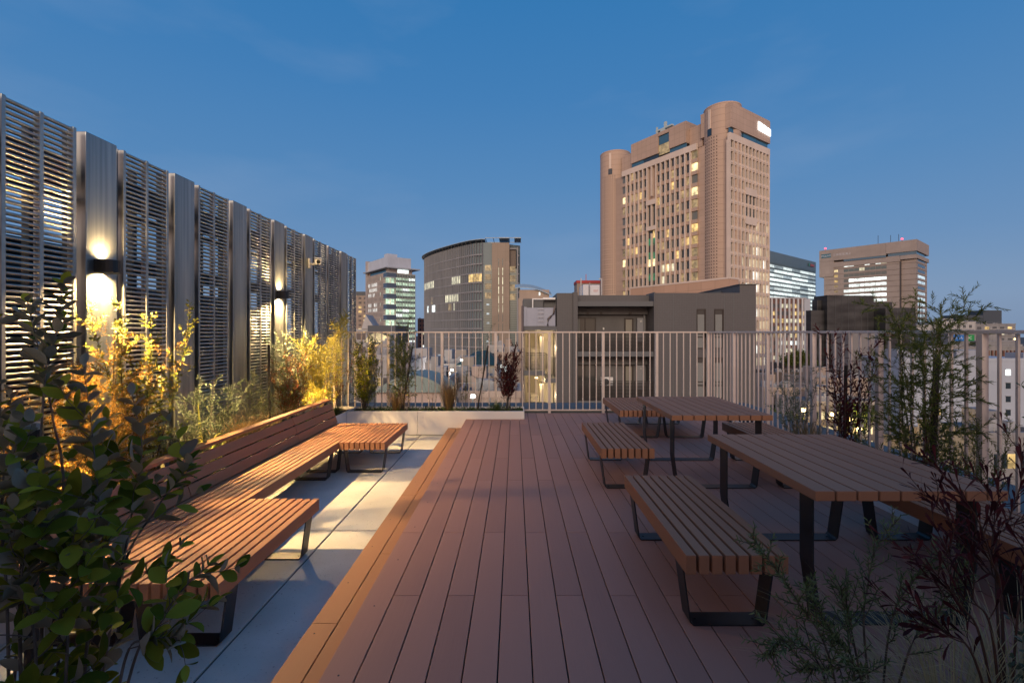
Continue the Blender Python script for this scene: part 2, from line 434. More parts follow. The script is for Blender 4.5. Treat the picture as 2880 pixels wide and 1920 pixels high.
# ------------------------------------------------------------------ benches and tables
def loop_leg(parent, y, w_top, w_bot, z_top, bend=None, wd=.104, t=.008):
    """black flat-bar hoop in the x-z plane, its foot on the ground: legs at both sides, plate on the floor"""
    zt, ht, hb = z_top, w_top/2, w_bot/2
    if bend is None: pts = [(-ht, zt), (-hb, .02), (-hb + .02, .0), (hb - .02, .0), (hb, .02), (ht, zt)]
    else: pts = [(-ht, zt), (-ht, bend), (-hb, .02), (-hb + .02, .0), (hb - .02, .0), (hb, .02), (ht, bend), (ht, zt)]
    # inner offset
    ins = []
    n = len(pts)
    for i, p in enumerate(pts):
        a = pts[max(i-1, 0)]; c = pts[min(i+1, n-1)]
        dx, dz = c[0]-a[0], c[1]-a[1]; l = math.hypot(dx, dz)
        ins.append((p[0] - dz/l*t, p[1] + dx/l*t))
    b = MB()
    for i in range(n-1):
        p, q, pi, qi = pts[i], pts[i+1], ins[i], ins[i+1]
        b.hexa([(p[0], y-wd/2, p[1]), (q[0], y-wd/2, q[1]), (q[0], y+wd/2, q[1]), (p[0], y+wd/2, p[1]),
                (pi[0], y-wd/2, pi[1]), (qi[0], y-wd/2, qi[1]), (qi[0], y+wd/2, qi[1]), (pi[0], y+wd/2, pi[1])])
    for sx in (-1, 1):      # bolt heads on the floor plate
        b.prism([(sx*(hb-.045) + .007*math.cos(q), y + .007*math.sin(q)) for q in (i*math.pi/3 for i in range(6))], t, t + .004)
    o = b.build('leg', M_STEEL, parent)
    return o

PIT = .0628
def slats(n, length, z0, z1, x0=0.0, pit=PIT, w=.0484):
    b = MB()
    for i in range(n): b.box(x0 + i*pit, x0 + i*pit + w, 0, length, z0, z1)
    return b
def make_bench(label, x, y, z, n=8, length=1.229, group='slatted benches on black hoop legs', cat='bench', name='slatted_bench'):
    """x,y: near left corner of the seat"""
    W = (n-1)*PIT + .0484
    r = empty(name, (x + W/2, y + length/2, z), 0, label, cat, group)
    s = slats(n, length, .305, .396, -W/2)
    s.v = [(p[0], p[1]-length/2, p[2]) for p in s.v]
    s.build('seat', M_SEAT, r, bevel=.003)
    for yy in (-length/2 + .12, length/2 - .12): part('bearer', M_STEEL, r, (-W/2 + .012, W/2 - .012, yy - .05, yy + .05, .2985, .3045))
    for yy in (-length/2 + .145, length/2 - .145): loop_leg(r, yy, W - .03, W - .105, .298)
    return r
make_bench('slatted bench nearest the camera, left of the near picnic table', .816, 2.184, 0)
make_bench('second slatted bench, left of the farther picnic table', .79, 4.19, 0)
make_bench('slatted bench right of the near picnic table, half hidden by the purple shrub', 2.488, 2.184, 0)
make_bench('slatted bench right of the farther table, by the fence', 2.446, 4.19, 0)
make_bench('wide slatted bench at the far fence, the left one of a pair', 1.432, 6.248, 0, n=10)
make_bench('wide slatted bench at the far fence, right one of a pair, behind the table', 2.052, 6.248, 0, n=10)
# left seating group on the concrete
GB = 'slatted benches of the seating corner'
make_bench('wide slatted platform bench in the front left, its near end behind the broad leaves', -1.57 - 9*PIT + .0144, 2.434, FLOOR, n=9, length=1.25, group=GB, cat='bench')
make_bench('slatted platform bench at the far end of the seating corner, beside the white planter', -1.578 - 9*PIT + .0144, 5.56, FLOOR, n=9, length=1.2, group=GB, cat='bench')

def back_bench(label, y0, y1):
    x0 = -2.632; W = 7*PIT + .0484; ln = y1 - y0
    r = empty('backed_bench', (x0 + W/2, (y0+y1)/2, FLOOR), 0, label, 'bench', GB)
    s = slats(8, ln, .305, .396, -W/2); s.v = [(p[0], p[1]-ln/2, p[2]) for p in s.v]
    s.build('seat', M_SEAT, r, bevel=.003)
    for yy in (-ln/2 + .12, ln/2 - .12): part('bearer', M_STEEL, r, (-W/2 + .012, W/2 - .012, yy - .05, yy + .05, .2985, .3045))
    for yy in (-ln/2 + .145, ln/2 - .145): loop_leg(r, yy, W - .03, W - .105, .298)
    # leaning backrest: three boards and a flat cap
    ox = x0 + W/2
    b = MB()
    P0 = (-2.604 - ox, .408); P1 = (-2.70 - ox, .708)      # foot and head of the leaning plane
    dx, dz = P1[0]-P0[0], P1[1]-P0[1]; l = math.hypot(dx, dz); ux, uz = dx/l, dz/l; nx_, nz_ = -uz, ux
    for i in range(3):
        a0 = i*.104; a1 = a0 + .0915
        q = [(P0[0]+ux*a0, P0[1]+uz*a0), (P0[0]+ux*a1, P0[1]+uz*a1)]
        t = .024
        p8 = []
        for yy in (-ln/2 + .002, ln/2 - .002):
            p8.append([(q[0][0], yy, q[0][1]), (q[1][0], yy, q[1][1]), (q[1][0]+nx_*t, yy, q[1][1]+nz_*t), (q[0][0]+nx_*t, yy, q[0][1]+nz_*t)])
        b.hexa([p8[0][0], p8[1][0], p8[1][3], p8[0][3], p8[0][1], p8[1][1], p8[1][2], p8[0][2]])
    zt = .7455
    b.box(-2.803 - ox, -2.713 - ox, -ln/2 + .0015, ln/2 - .0015, zt - .03, zt)
    b.build('backrest', M_SEAT, r, bevel=.0025)
    for yy in (-ln/2 + .10, ln/2 - .10):
        b = MB()
        b.hexa([(P0[0]-.030, yy-.025, .31), (P0[0]-.030, yy+.025, .31), (P0[0]-.06, yy+.025, .31), (P0[0]-.06, yy-.025, .31),
                (P1[0]-.028, yy-.025, .712), (P1[0]-.028, yy+.025, .712), (P1[0]-.06, yy+.025, .712), (P1[0]-.06, yy-.025, .712)])
        b.build('back_bracket', M_STEEL, r)
    return r
back_bench('front stretch of the slatted bench with a leaning backrest, behind the broad-leaved shrub', 2.434, 3.690)
back_bench('middle stretch of the slatted bench with a leaning backrest, between the two platforms', 3.696, 5.553)
back_bench('far stretch of the slatted bench with a leaning backrest, ending at the white planter', 5.56, 6.745)

def make_table(label, x, y):
    W, ln = 9*.1034 - .010, 1.226
    r = empty('picnic_table', (x + W/2, y + ln/2, 0), 0, label, 'table', 'slatted picnic tables')
    b = MB()
    for i in range(9): b.box(-W/2 + i*.1034, -W/2 + i*.1034 + .0935, -ln/2, ln/2, .653, .701)
    b.build('tabletop', M_SEAT, r, bevel=.003)
    for yy in (-ln/2 + .15, ln/2 - .15): part('bearer', M_STEEL, r, (-W/2 + .02, W/2 - .02, yy - .05, yy + .05, .6465, .6525))
    for yy in (-ln/2 + .15, ln/2 - .15): loop_leg(r, yy, W - .098, W - .18, .646, bend=.30)
    return r
make_table('slatted picnic table nearest the camera, on bent black hoop legs', 1.4328, 2.186)
make_table('slatted picnic table farther off, near the far fence', 1.4336, 4.184)

# ------------------------------------------------------------------ louvre screen
scr = empty('louvre_screen', (WX, 0, FLOOR), 0, 'tall galvanised steel louvre screen along the left side of the terrace', 'screen wall')
ZTOP = 3.06 - FLOOR; ZB = .02
def grille(y0, y1, two=True):
    """one panel: channel frame, middle upright and rounded bars with slots between"""
    b = MB(); w = y1 - y0; d = .05
    st = .028
    ups = [0, (w - st)/2, w - st] if two else [0, w - st]
    for u in ups: b.box(-d, 0, u, u + st, ZB, ZTOP - .01)
    b.box(-.16, -d - .001, -.004, .012, ZB, ZTOP)                  # side channel
    fr = b
    s = MB()
    z = ZTOP - .03
    spans = [(ups[i] + st - .001, ups[i+1] + .001) for i in range(len(ups)-1)]
    prof = [(-.004, -.0102), (.0, -.005), (.0, .005), (-.004, .0102), (-.030, .0102), (-.034, .005), (-.034, -.005), (-.030, -.0102)]
    while z > ZB + .05:
        for (a, c) in spans:
            f = .011                                             # rounded slot ends
            rows = [(a, 2.0), (a + f*.35, 1.35), (a + f, 1.0), (c - f, 1.0), (c - f*.35, 1.35), (c, 2.0)]
            n0 = len(s.v)
            for (yy, k) in rows:
                for (px, pz) in prof: s.v.append((px - .003, yy, z + pz*k))
            for i in range(len(rows)-1):
                for q in range(8):
                    r_ = (q+1) % 8
                    s.f.append((n0+i*8+q, n0+(i+1)*8+q, n0+(i+1)*8+r_, n0+i*8+r_)); s.m.append(0)
        z -= .0404
    return fr, s
GR = {}
def add_grille(y0, y1, two=True):
    key = (round(y1-y0, 3), two)
    if key not in GR:
        fr, s = grille(y0, y1, two)
        o = fr.build('louvre_panel', M_GALVF, scr, bevel=.003); q = s.build('slat', M_GALVF, o, smooth=True); GR[key] = o
        if not two: pass
    else:
        o = GR[key].copy(); COL.objects.link(o)
        for ch in GR[key].children:
            c = ch.copy(); COL.objects.link(c); c.parent = o
    o.location = (0, y0, 0)
    return o
SOL = []
def add_solid(y0, y1):
    w = y1 - y0
    if not SOL:
        b = MB(); b.box(-.10, .012, 0, w, ZB, ZTOP - .005)
        o = b.build('solid_panel', M_GALV, scr, bevel=.006)
        b = MB(); b.box(-.16, -.101, -.02, 0, ZB, ZTOP - .02); b.build('edge_channel', M_DARKST, o)
        SOL.append(o)
    else:
        o = SOL[0].copy(); COL.objects.link(o)
        for ch in SOL[0].children:
            c = ch.copy(); COL.objects.link(c); c.parent = o
    o.location = (0, y0, 0)
PP = .953
for k in range(-4, 5):
    y0 = 3.055 + PP*k
    add_grille(y0, y0 + .525)
    add_solid(y0 + .59, y0 + .59 + .285)
add_grille(7.82, 8.345); add_grille(8.42, 8.945)
add_solid(9.02, 9.305); add_grille(9.36, 9.885)
# steel frame behind
for (z0, z1, x0, x1) in ((2.66, 2.86, -.34, -.22), (2.50, 2.56, -.21, -.17), (2.06, 2.20, -.55, -.43), (1.30, 1.36, -.34, -.28), (.3, .42, -.34, -.22)):
    part('rear_beam', M_DARKST, scr, (x0, x1, -1.5, 9.85, z0 - FLOOR, z1 - FLOOR))
src = None
for i, yy in enumerate([3.055 + PP*k + dy for k in range(-4, 8) for dy in (.19, .45)]):
    if yy > 9.8: continue
    if src is None: src = o = part('rear_post', M_DARKST, scr, (-.33, -.27, -.02, .02, .01, ZTOP - .04))
    else: o = src.copy(); COL.objects.link(o)
    o.location = (0, yy, 0)

# roof machines behind the screen, made taller to darken the gaps between slats
def machine(label, x, y, w, d, h):
    r = empty('roof_machine', (x, y, -.449), 0, label, 'air conditioner', 'grey roof machines behind the louvre screen')
    part('casing', mat('machine_casing', (.05, .055, .06), .7), r, (-w/2, w/2, -d/2, d/2, .12, h), bevel=.02)
    part('plinth', M_DARKST, r, (-w/2 + .05, w/2 - .05, -d/2 + .05, d/2 - .05, 0, .119))
    b = MB()
    for k in range(2):
        cyy = -d/4 + k*d/2
        b.prism([(.28*math.cos(q*.2618), cyy + .28*math.sin(q*.2618)) for q in range(24)], h + .001, h + .06)
    b.build('fan_guard', M_STEEL, r)
    g = MB()
    for i in range(10): g.box(w/2 + .002, w/2 + .012, -d/2 + .06, d/2 - .06, .3 + i*(h-.5)/10, .3 + i*(h-.5)/10 + .02)
    g.build('intake_grille', M_STEEL, r)
machine('tall grey roof machine behind the nearest louvre panels', -5.2, 4.2, 1.0, 2.5, 2.75)
machine('grey roof machine behind the middle louvre panels', -5.3, 7.0, 1.0, 2.2, 2.45)
machine('grey roof machine behind the farthest louvre panels', -5.3, 9.0, .9, 1.3, 2.3)

# ------------------------------------------------------------------ wall lamps (lit)
def emis(name, col, st, col2=None, vscale=None):
    m = D.materials.new(name); m.use_nodes = True; MATS[name] = m
    p = P(m); p.inputs['Base Color'].default_value = (.02, .02, .02, 1)
    p.inputs['Emission Color'].default_value = (*col, 1); p.inputs['Emission Strength'].default_value = st
    return m
M_BULB = emis('lamp_glass', (1, .80, .50), 12.0)
def wall_lamp(label, y, z):
    r = empty('wall_lamp', (WX + .013, y, z), 0, label, 'wall lamp', 'black up-and-down wall lamps')
    h, w, pr = .052, .075, .135
    b = MB()
    arc = [(0.022, -w)] + [(.022 + (pr-.022)*math.sin(math.pi*i/12)**.8 if 0 < i < 12 else .022, -w*math.cos(math.pi*i/12)) for i in range(1, 12)] + [(.022, w)]
    k = len(arc)
    n = len(b.v)
    b.v += [(p[0], p[1], -h) for p in arc] + [(p[0], p[1], h) for p in arc]
    for i in range(k-1): b.f.append((n+i, n+i+1, n+k+i+1, n+k+i)); b.m.append(0)
    inn = [(.024 + (p[0]-.022)*.93, p[1]*.95) for p in arc]
    n2 = len(b.v)
    b.v += [(p[0], p[1], -h) for p in inn] + [(p[0], p[1], h) for p in inn]
    for i in range(k-1):
        b.f.append((n2+i+1, n2+i, n2+k+i, n2+k+i+1)); b.m.append(0)
        b.f.append((n+i+1, n+i, n2+i, n2+i+1)); b.m.append(0)
        b.f.append((n+k+i, n+k+i+1, n2+k+i+1, n2+k+i)); b.m.append(0)
    b.build('housing', M_LAMPB, r)
    part('back_plate', M_LAMPB, r, (0, .0215, -w, w, -h, h))
    b = MB()
    b.prism([(p[0]*.98, p[1]*.98) for p in inn], -.012, .012)
    b.build('lens', M_BULB, r)
    for sgn in (-1, 1):
        l = D.lights.new('lamp_beam', 'SPOT'); l.energy = LAMP_W if sgn < 0 else LAMP_UP; l.color = (1, .65, .27)
        l.spot_size = R(152); l.spot_blend = 1.0; l.shadow_soft_size = .025
        o = D.objects.new('lamp_beam', l); COL.objects.link(o); o.parent = r
        o.location = (.032, 0, sgn*(h + .012)); o.rotation_euler = (0 if sgn < 0 else math.pi, 0, 0)
LAMP_W, LAMP_UP = 900, 150
machine('dark machine box added as backing behind the louvre panels next to the left edge', -4.9, 2.0, 1.0, 1.5, 2.2)  # added box, a dark backing behind the louvre slots
wall_lamp('lit black up-and-down wall lamp on the nearest solid steel panel', 3.785, 1.998)
wall_lamp('lit black up-and-down wall lamp farther along the steel screen', 6.63, 1.998)

# security camera on a solid panel
c = empty('security_camera', (WX + .013, 7.60, 2.60), 0, 'white security camera on an arm, fixed to the steel screen', 'security camera')
part('mount', M_WHITEP, c, (0, .03, -.05, .05, -.08, .08), bevel=.01)
b = MB(); b.tube([(.03, 0, -.01), (.10, 0, -.01), (.13, -.02, 0)], .022, 10); b.build('arm', M_WHITEP, c, smooth=True)
b = MB(); b.box(-.045, .045, -.13, .13, -.04, .04); body = b.build('body', M_WHITEP, c, bevel=.008)
body.location = (.17, -.07, .02); body.rotation_euler = (R(10), 0, R(28))
b = MB(); b.box(-.052, .052, -.17, .12, .042, .05); hood = b.build('sunshield', M_WHITEP, c, bevel=.003); hood.location = (.17, -.07, .035); hood.rotation_euler = (R(10), 0, R(28))
b = MB()
for i in range(12): pass
b.tube([(0, -.129, 0), (0, -.136, 0)], .03, 16); lens = b.build('lens', M_LAMPB, body)

# spike lamps in the planters (lit, amber)
def spike(label, p, aim, power, col=(1, .61, .15), size=70):
    r = empty('garden_spotlight', p, 0, label, 'garden light', 'amber garden spotlights in the planters')
    d = (Vector(aim) - Vector(p)).normalized()
    b = MB(); b.tube([(0, 0, -.10), (0, 0, .03)], .006, 6); b.build('spike', M_STEEL, r)
    b = MB(); b.tube([Vector((0, 0, .05)) - d*.05, Vector((0, 0, .05)) - d*.045, Vector((0, 0, .05)) + d*.045], [.01, .026, .03], 14, caps=False); b.build('lamp_head', M_LAMPB, r, smooth=True)
    b = MB(); b.tube([Vector((0, 0, .05)) + d*.024, Vector((0, 0, .05)) + d*.028], .026, 14); b.build('lens', M_BULB2, r)
    l = D.lights.new('spot_beam', 'SPOT'); l.energy = power; l.color = col; l.spot_size = R(size); l.spot_blend = .6; l.shadow_soft_size = .02
    o = D.objects.new('spot_beam', l); COL.objects.link(o); o.parent = r
    o.location = Vector((0, 0, .05)) + d*.055; o.rotation_euler = (-d).to_track_quat('Z', 'Y').to_euler()
M_BULB2 = emis('spot_glass', (1, .6, .15), 10.0)
spike('amber garden spotlight under the dry orange bush', (-2.95, 3.05, .16), (-3.15, 3.75, .9), 190, size=130)
spike('amber garden spotlight beside the strap-leaved plant', (-2.93, 4.2, .16), (-3.15, 4.7, .75), 26, size=120)
spike('amber garden spotlight under the tall yellow-lit bush', (-2.90, 6.62, .16), (-3.02, 7.15, 1.1), 140, size=110)
# ================================================================== PLANTS
def rv(rg, s=1.0): return Vector((rg.uniform(-s, s), rg.uniform(-s, s), rg.uniform(-s, s)))

def curve_pts(p0, d0, length, n, rg, wob=.1, rise=0.0):
    pts = [Vector(p0)]; d = Vector(d0).normalized(); st = length/n
    for i in range(n):
        d = (d + rv(rg, wob) + Vector((0, 0, rise))).normalized()
        pts.append(pts[-1] + d*st)
    return pts
def interp(pts, t):
    x = t*(len(pts)-1); i = min(int(x), len(pts)-2); f = x - i
    return pts[i].lerp(pts[i+1], f), (pts[i+1]-pts[i]).normalized()
def plen(pts): return sum((pts[i+1]-pts[i]).length for i in range(len(pts)-1))
def smoothpath(ctrl, n=10):
    """Catmull-Rom through control points"""
    c = [Vector(p) for p in ctrl]; c = [c[0]*2-c[1]] + c + [c[-1]*2-c[-2]]
    o = []
    for i in range(1, len(c)-2):
        for k in range(n):
            t = k/n; a, b_, d, e = c[i-1], c[i], c[i+1], c[i+2]
            o.append(.5*((2*b_) + (d-a)*t + (2*a-5*b_+4*d-e)*t*t + (3*b_-a-3*d+e)*t**3))
    o.append(c[-2]); return o

SHAPES = {  # rows: t along the leaf, half width, droop
    'broad':  [(0, .06), (.12, .42), (.32, .86), (.55, 1.0), (.78, .78), (.93, .38), (1.0, .05)],
    'round':  [(0, .06), (.2, .7), (.5, 1.0), (.8, .75), (1.0, .06)],
    'lance':  [(0, .08), (.3, .8), (.6, 1.0), (.85, .6), (1.0, .04)],
    'spoon':  [(0, .10), (.35, .42), (.65, .85), (.85, 1.0), (1.0, .3)],
}
def leaf(mb, p, d, up, ln, wd, shape, rg, fold=.25, droop=.15, under=None, m=0):
    """one leaf: folded blade with a rib, its own underside when under is a material index"""
    d = d.normalized(); s = d.cross(up)
    if s.length < 1e-4: s = d.cross(Vector((1, .3, .2)))
    s.normalize(); n = s.cross(d); n.normalize()
    tw = rg.uniform(-.5, .5); s, n = s*math.cos(tw) + n*math.sin(tw), n*math.cos(tw) - s*math.sin(tw)
    rows = SHAPES[shape]; base = len(mb.v); k = len(rows)
    fold *= rg.uniform(.3, 1.8); droop = droop*rg.uniform(-.4, 2.6); wd *= rg.uniform(.8, 1.15)
    for (t, w) in rows:
        c = p + d*(ln*t) - n*(droop*ln*t*t)
        e = n*(fold*w*wd*.5)
        for q in (c - s*(w*wd*.5) + e, c, c + s*(w*wd*.5) + e): mb.v.append((q.x, q.y, q.z))
    for i in range(k-1):
        a = base + i*3
        mb.f.append((a, a+1, a+4, a+3)); mb.f.append((a+1, a+2, a+5, a+4)); mb.m += [m, m]
    if under is not None:
        b2 = len(mb.v); off = n*.0006
        for q in mb.v[base:base+3*k]: mb.v.append((q[0]-off.x, q[1]-off.y, q[2]-off.z))
        for i in range(k-1):
            a = b2 + i*3
            mb.f.append((a+3, a+4, a+1, a)); mb.f.append((a+4, a+5, a+2, a+1)); mb.m += [under, under]
def needle(mb, p, d, ln, wd, rg):
    d = d.normalized(); s = d.cross(rv(rg)); s.normalize()
    n = len(mb.v); a = p - s*wd*.4; b = p + s*wd*.4; m1 = p + d*ln*.55; e = p + d*ln
    for q in (a, b, m1 + s*wd*.5, e, m1 - s*wd*.5): mb.v.append((q.x, q.y, q.z))
    mb.f.append((n, n+1, n+2, n+3, n+4)); mb.m.append(0)
def foliate(mb, pts, sp, ln, wd, shape, rg, start=.15, ang=55, mode='opp', under=None, jit=.3, fold=.25, droop=.15, taper=True):
    L_ = plen(pts); n = max(1, int(L_*(1-start)/sp)); roll = rg.uniform(0, 6.28)
    for i in range(n+1):
        t = start + (1-start)*i/max(1, n)
        p, d = interp(pts, min(t, .999))
        a = d.cross(Vector((0, 0, 1)));
        if a.length < .05: a = Vector((1, 0, 0))
        a.normalize(); b_ = d.cross(a)
        if mode == 'opp': rolls = (roll, roll + math.pi); roll += math.pi/2 + rg.uniform(-.3, .3)
        elif mode == 'whorl': rolls = [roll + q*2.094 for q in range(3)]; roll += 1.05
        else: rolls = (roll,); roll += 2.4
        for ro in rolls:
            o = a*math.cos(ro) + b_*math.sin(ro)
            an = R(ang + rg.uniform(-15, 15))
            dd = d*math.cos(an) + o*math.sin(an) + rv(rg, jit*.4)
            k = (1 - .45*(t**3) if taper else 1)*rg.uniform(.7, 1.12)
            if shape == 'needle': needle(mb, p, dd, ln*k, wd, rg)
            else: leaf(mb, p + o*.002, dd, d, ln*k, wd*k, shape, rg, fold, droop, under)
    if shape != 'needle':   # a terminal leaf
        p, d = interp(pts, .999); leaf(mb, p, d + rv(rg, .3), Vector((0, 0, 1)) + rv(rg, .3), ln*.6, wd*.5, shape, rg, fold, droop, under)

def plant(name, label, cat, stems, twigs, leaf_kw, mats, bark, base, group=None, rg=None, r0=.006, leaf_on_stems=.5, rtwig=.0015, mids=()):
    """stems/twigs: polylines in place coordinates; the thing's origin is its base"""
    rg = rg or random.Random(1)
    root = empty(name, base, 0, label, cat, group)
    B = Vector(base)
    s = MB()
    for st in stems:
        q = [p - B for p in st]; k = len(q)
        s.tube(q, [max(r0*(1 - .8*i/(k-1)), rtwig) for i in range(k)], 6)
    for st in mids:
        q = [p - B for p in st]; k = len(q)
        s.tube(q, [max(rtwig*2.2*(1 - .7*i/(k-1)), .0008) for i in range(k)], 5, caps=False)
    for st in twigs:
        q = [p - B for p in st]; k = len(q)
        s.tube(q, [max(rtwig*1.4*(1 - .6*i/(k-1)), .0006) for i in range(k)], 4, caps=False)
    s.build('stems', bark, root, smooth=True)
    f = MB()
    for st in twigs: foliate(f, [p - B for p in st], rg=rg, **leaf_kw)
    if leaf_on_stems < 1:
        kw = dict(leaf_kw); kw['start'] = leaf_on_stems
        for st in list(stems) + list(mids): foliate(f, [p - B for p in st], rg=rg, **kw)
    f.build('foliage', mats, root, smooth=True)
    return root
def side_twigs(stem, n, l0, l1, rg, t0=.2, t1=.98, ang=50, segs=5, rise=.08, wob=.15, droop=0):
    out_ = []
    roll = rg.uniform(0, 6.28)
    for i in range(n):
        t = t0 + (t1-t0)*(i + rg.uniform(-.3, .3))/max(1, n-1); t = min(max(t, t0), t1)
        p, d = interp(stem, t)
        a = d.cross(Vector((.3, 1, .1))); a.normalize(); b_ = d.cross(a); roll += 2.4 + rg.uniform(-.4, .4)
        o = a*math.cos(roll) + b_*math.sin(roll); an = R(ang + rg.uniform(-15, 15))
        dd = d*math.cos(an) + o*math.sin(an)
        out_.append(curve_pts(p, dd, (l0 + (l1-l0)*t)*rg.uniform(.6, 1.2), segs, rg, wob, rise - droop))
    return out_
def fan_stems(base, n, height, spread, rg, segs=7, wob=.08, rise=.05, hmin=.6):
    o = []
    for i in range(n):
        a = 2*math.pi*(i + rg.uniform(-.3, .3))/n; k = rg.uniform(.3, 1)
        d = Vector((math.cos(a)*spread*k, math.sin(a)*spread*k, height))
        o.append(curve_pts(Vector(base) + Vector((math.cos(a)*.02, math.sin(a)*.02, 0)), d, d.length*rg.uniform(hmin, 1.0) if i else d.length, segs, rg, wob, rise))
    return o

SZ = .085   # soil level in the planters
# ---- big broad-leaved shrub, front left
rg = random.Random(11)
base = Vector((-1.40, 1.36, SZ))
def root_at(px, d): return Vector(((px - VX)*d/F, d, SZ))
main = [smoothpath([root_at(235, 1.40), at(300, 1780, 1.47), at(350, 1560, 1.52), at(382, 1380, 1.58), at(399, 1250, 1.62), at(372, 1110, 1.66)]),
        smoothpath([root_at(110, 1.42), at(120, 1560, 1.47), at(112, 1320, 1.5), at(128, 1060, 1.55), at(160, 930, 1.58), at(178, 800, 1.6)]),
        smoothpath([root_at(150, 1.44), at(180, 1420, 1.5), at(150, 1180, 1.55), at(112, 1000, 1.58), at(78, 850, 1.6)]),
        smoothpath([root_at(215, 1.36), at(250, 1760, 1.4), at(290, 1560, 1.42), at(275, 1380, 1.45), at(255, 1180, 1.5), at(235, 1030, 1.55)]),
        smoothpath([root_at(30, 1.38), at(20, 1700, 1.4), at(5, 1480, 1.45), at(10, 1250, 1.5), at(-20, 1060, 1.55)]),
        smoothpath([root_at(290, 1.38), at(380, 1850, 1.40), at(450, 1740, 1.42), at(520, 1650, 1.45), at(585, 1590, 1.5)]),
        smoothpath([root_at(280, 1.28), at(350, 1860, 1.3), at(420, 1800, 1.3), at(500, 1790, 1.32)]),
        smoothpath([root_at(90, 1.24), at(100, 1830, 1.25), at(60, 1640, 1.28), at(90, 1480, 1.3)]),
        smoothpath([root_at(190, 1.5), at(230, 1640, 1.55), at(215, 1450, 1.6), at(330, 1300, 1.62), at(300, 1180, 1.66)]),
        smoothpath([root_at(250, 1.46), at(340, 1620, 1.5), at(440, 1430, 1.5), at(500, 1350, 1.52), at(530, 1300, 1.54)]),
        smoothpath([root_at(70, 1.28), at(60, 1600, 1.3), at(140, 1420, 1.34), at(40, 1330, 1.36), at(60, 1180, 1.4)]),
        smoothpath([root_at(160, 1.3), at(190, 1800, 1.3), at(180, 1620, 1.32), at(210, 1500, 1.33)]),
        smoothpath([root_at(20, 1.46), at(70, 1500, 1.5), at(40, 1300, 1.55), at(30, 1120, 1.6)])]
tw = []
for i, s_ in enumerate(main):
    tw += side_twigs(s_, (10, 8, 5, 12, 11, 4, 4, 13, 8, 3, 11, 14, 9)[i], .20, .13, rg, .10, .93 if i in (1, 2) else .97, 55, 6, .05, .14)
tw = [t_ for t_ in tw if t_[0].z < .95 or rg.random() < .22]
plant('broadleaf_shrub', 'large dark broad-leaved shrub in the front left corner, leaves pale underneath', 'shrub', main, tw,
      dict(sp=.045, ln=.086, wd=.051, shape='broad', start=.15, ang=50, under=1, fold=.3, droop=.12), [M_FEI, M_FEIU], M_BARKG, base, rg=rg, r0=.005, leaf_on_stems=.55, rtwig=.0014)

def shrub(label, cat, name, base, n, height, spread, nside, l0, l1, leaf_kw, mats, bark=None, seed=1, group=None, r0=.005, t0=.2, ang=50, rise=.08, wob=.15, lean=None, swob=.08, los=.55, droop=0, second=0, l2=.1, rtwig=.0012):
    rg = random.Random(seed)
    st = fan_stems(base, n, height, spread, rg, wob=swob)
    if lean: st = [[p + Vector(lean)*((p.z - base[2])/height)**1.3 for p in s_] for s_ in st]
    tw = []
    for s_ in st: tw += side_twigs(s_, nside, l0, l1, rg, t0, .97, ang, 5, rise, wob, droop)
    if second:
        t2 = []
        for q in tw: t2 += side_twigs(q, second, l2, l2*.7, rg, .25, .95, 50, 3, rise*.5, wob, droop)
        return plant(name, label, cat, st, t2, leaf_kw, mats, bark or M_BARK, base, group, rg, r0, .45, rtwig*.7, tw)
    return plant(name, label, cat, st, tw, leaf_kw, mats, bark or M_BARK, base, group, rg, r0, los, rtwig)
def needle_kw(sp, ln, wd=.0016, ang=45): return dict(sp=sp, ln=ln, wd=wd, shape='needle', start=.05, ang=ang, mode='spiral', jit=.5, taper=False)
def stake(label, p0, p1, r=.013, name='plant_stake', cap=False):
    rt = empty(name, p0, 0, label, 'plant stake', 'dark plant stakes'); q = Vector(p1) - Vector(p0)
    b = MB(); b.tube([(0, 0, 0), q*.5, q], r, 10); b.build('pole', M_STAKE, rt, smooth=False)
    b = MB()
    if cap: b.tube([q*.985, q*1.012], r*1.12, 12); b.build('cap', M_CAP, rt)
    else: b.tube([q*.62, q*.628], r*1.25, 8); b.build('tie', M_BARKG, rt)

LX = -3.12
# left planter, near to far
shrub('dry orange feathery bush, lit from below in front of the louvre screen', 'shrub', 'feathery_bush', (LX - .02, 3.52, SZ), 8, 1.34, .46, 13, .32, .20,
      needle_kw(.0046, .024, .0042, 50), M_ORANGE, M_BARK, 3, None, .006, .12, 55, .02, .22, second=6, l2=.13)
shrub('dry orange twiggy undergrowth behind the backrest, lower than the feathery bush', 'shrub', 'feathery_bush', (LX + .02, 2.95, SZ), 10, .92, .50, 11, .28, .16,
      needle_kw(.005, .024, .004, 55), M_ORANGE, M_BARK, 33, None, .004, .1, 60, .0, .25, second=3, l2=.10)
shrub('slender small-leaved bush lit bright yellow at its top, beside the nearest wall lamp', 'shrub', 'small_leaf_bush', (LX + .02, 3.84, SZ), 6, 1.62, .32, 13, .26, .12,
      dict(sp=.024, ln=.050, wd=.027, shape='round', start=.12, ang=48, fold=.2), M_FEI2, M_BARK, 5, None, .006, .25, 45, .10, .14, los=.5)
shrub('pale silvery willow-leaved shrub behind the backrest', 'shrub', 'willow_shrub', (LX + .08, 4.52, SZ), 8, .90, .42, 9, .30, .18,
      dict(sp=.018, ln=.056, wd=.015, shape='lance', start=.1, ang=40, fold=.15), M_OLIVE, M_BARKG, 6, None, .004, .3, 45, .04, .14, los=.4)
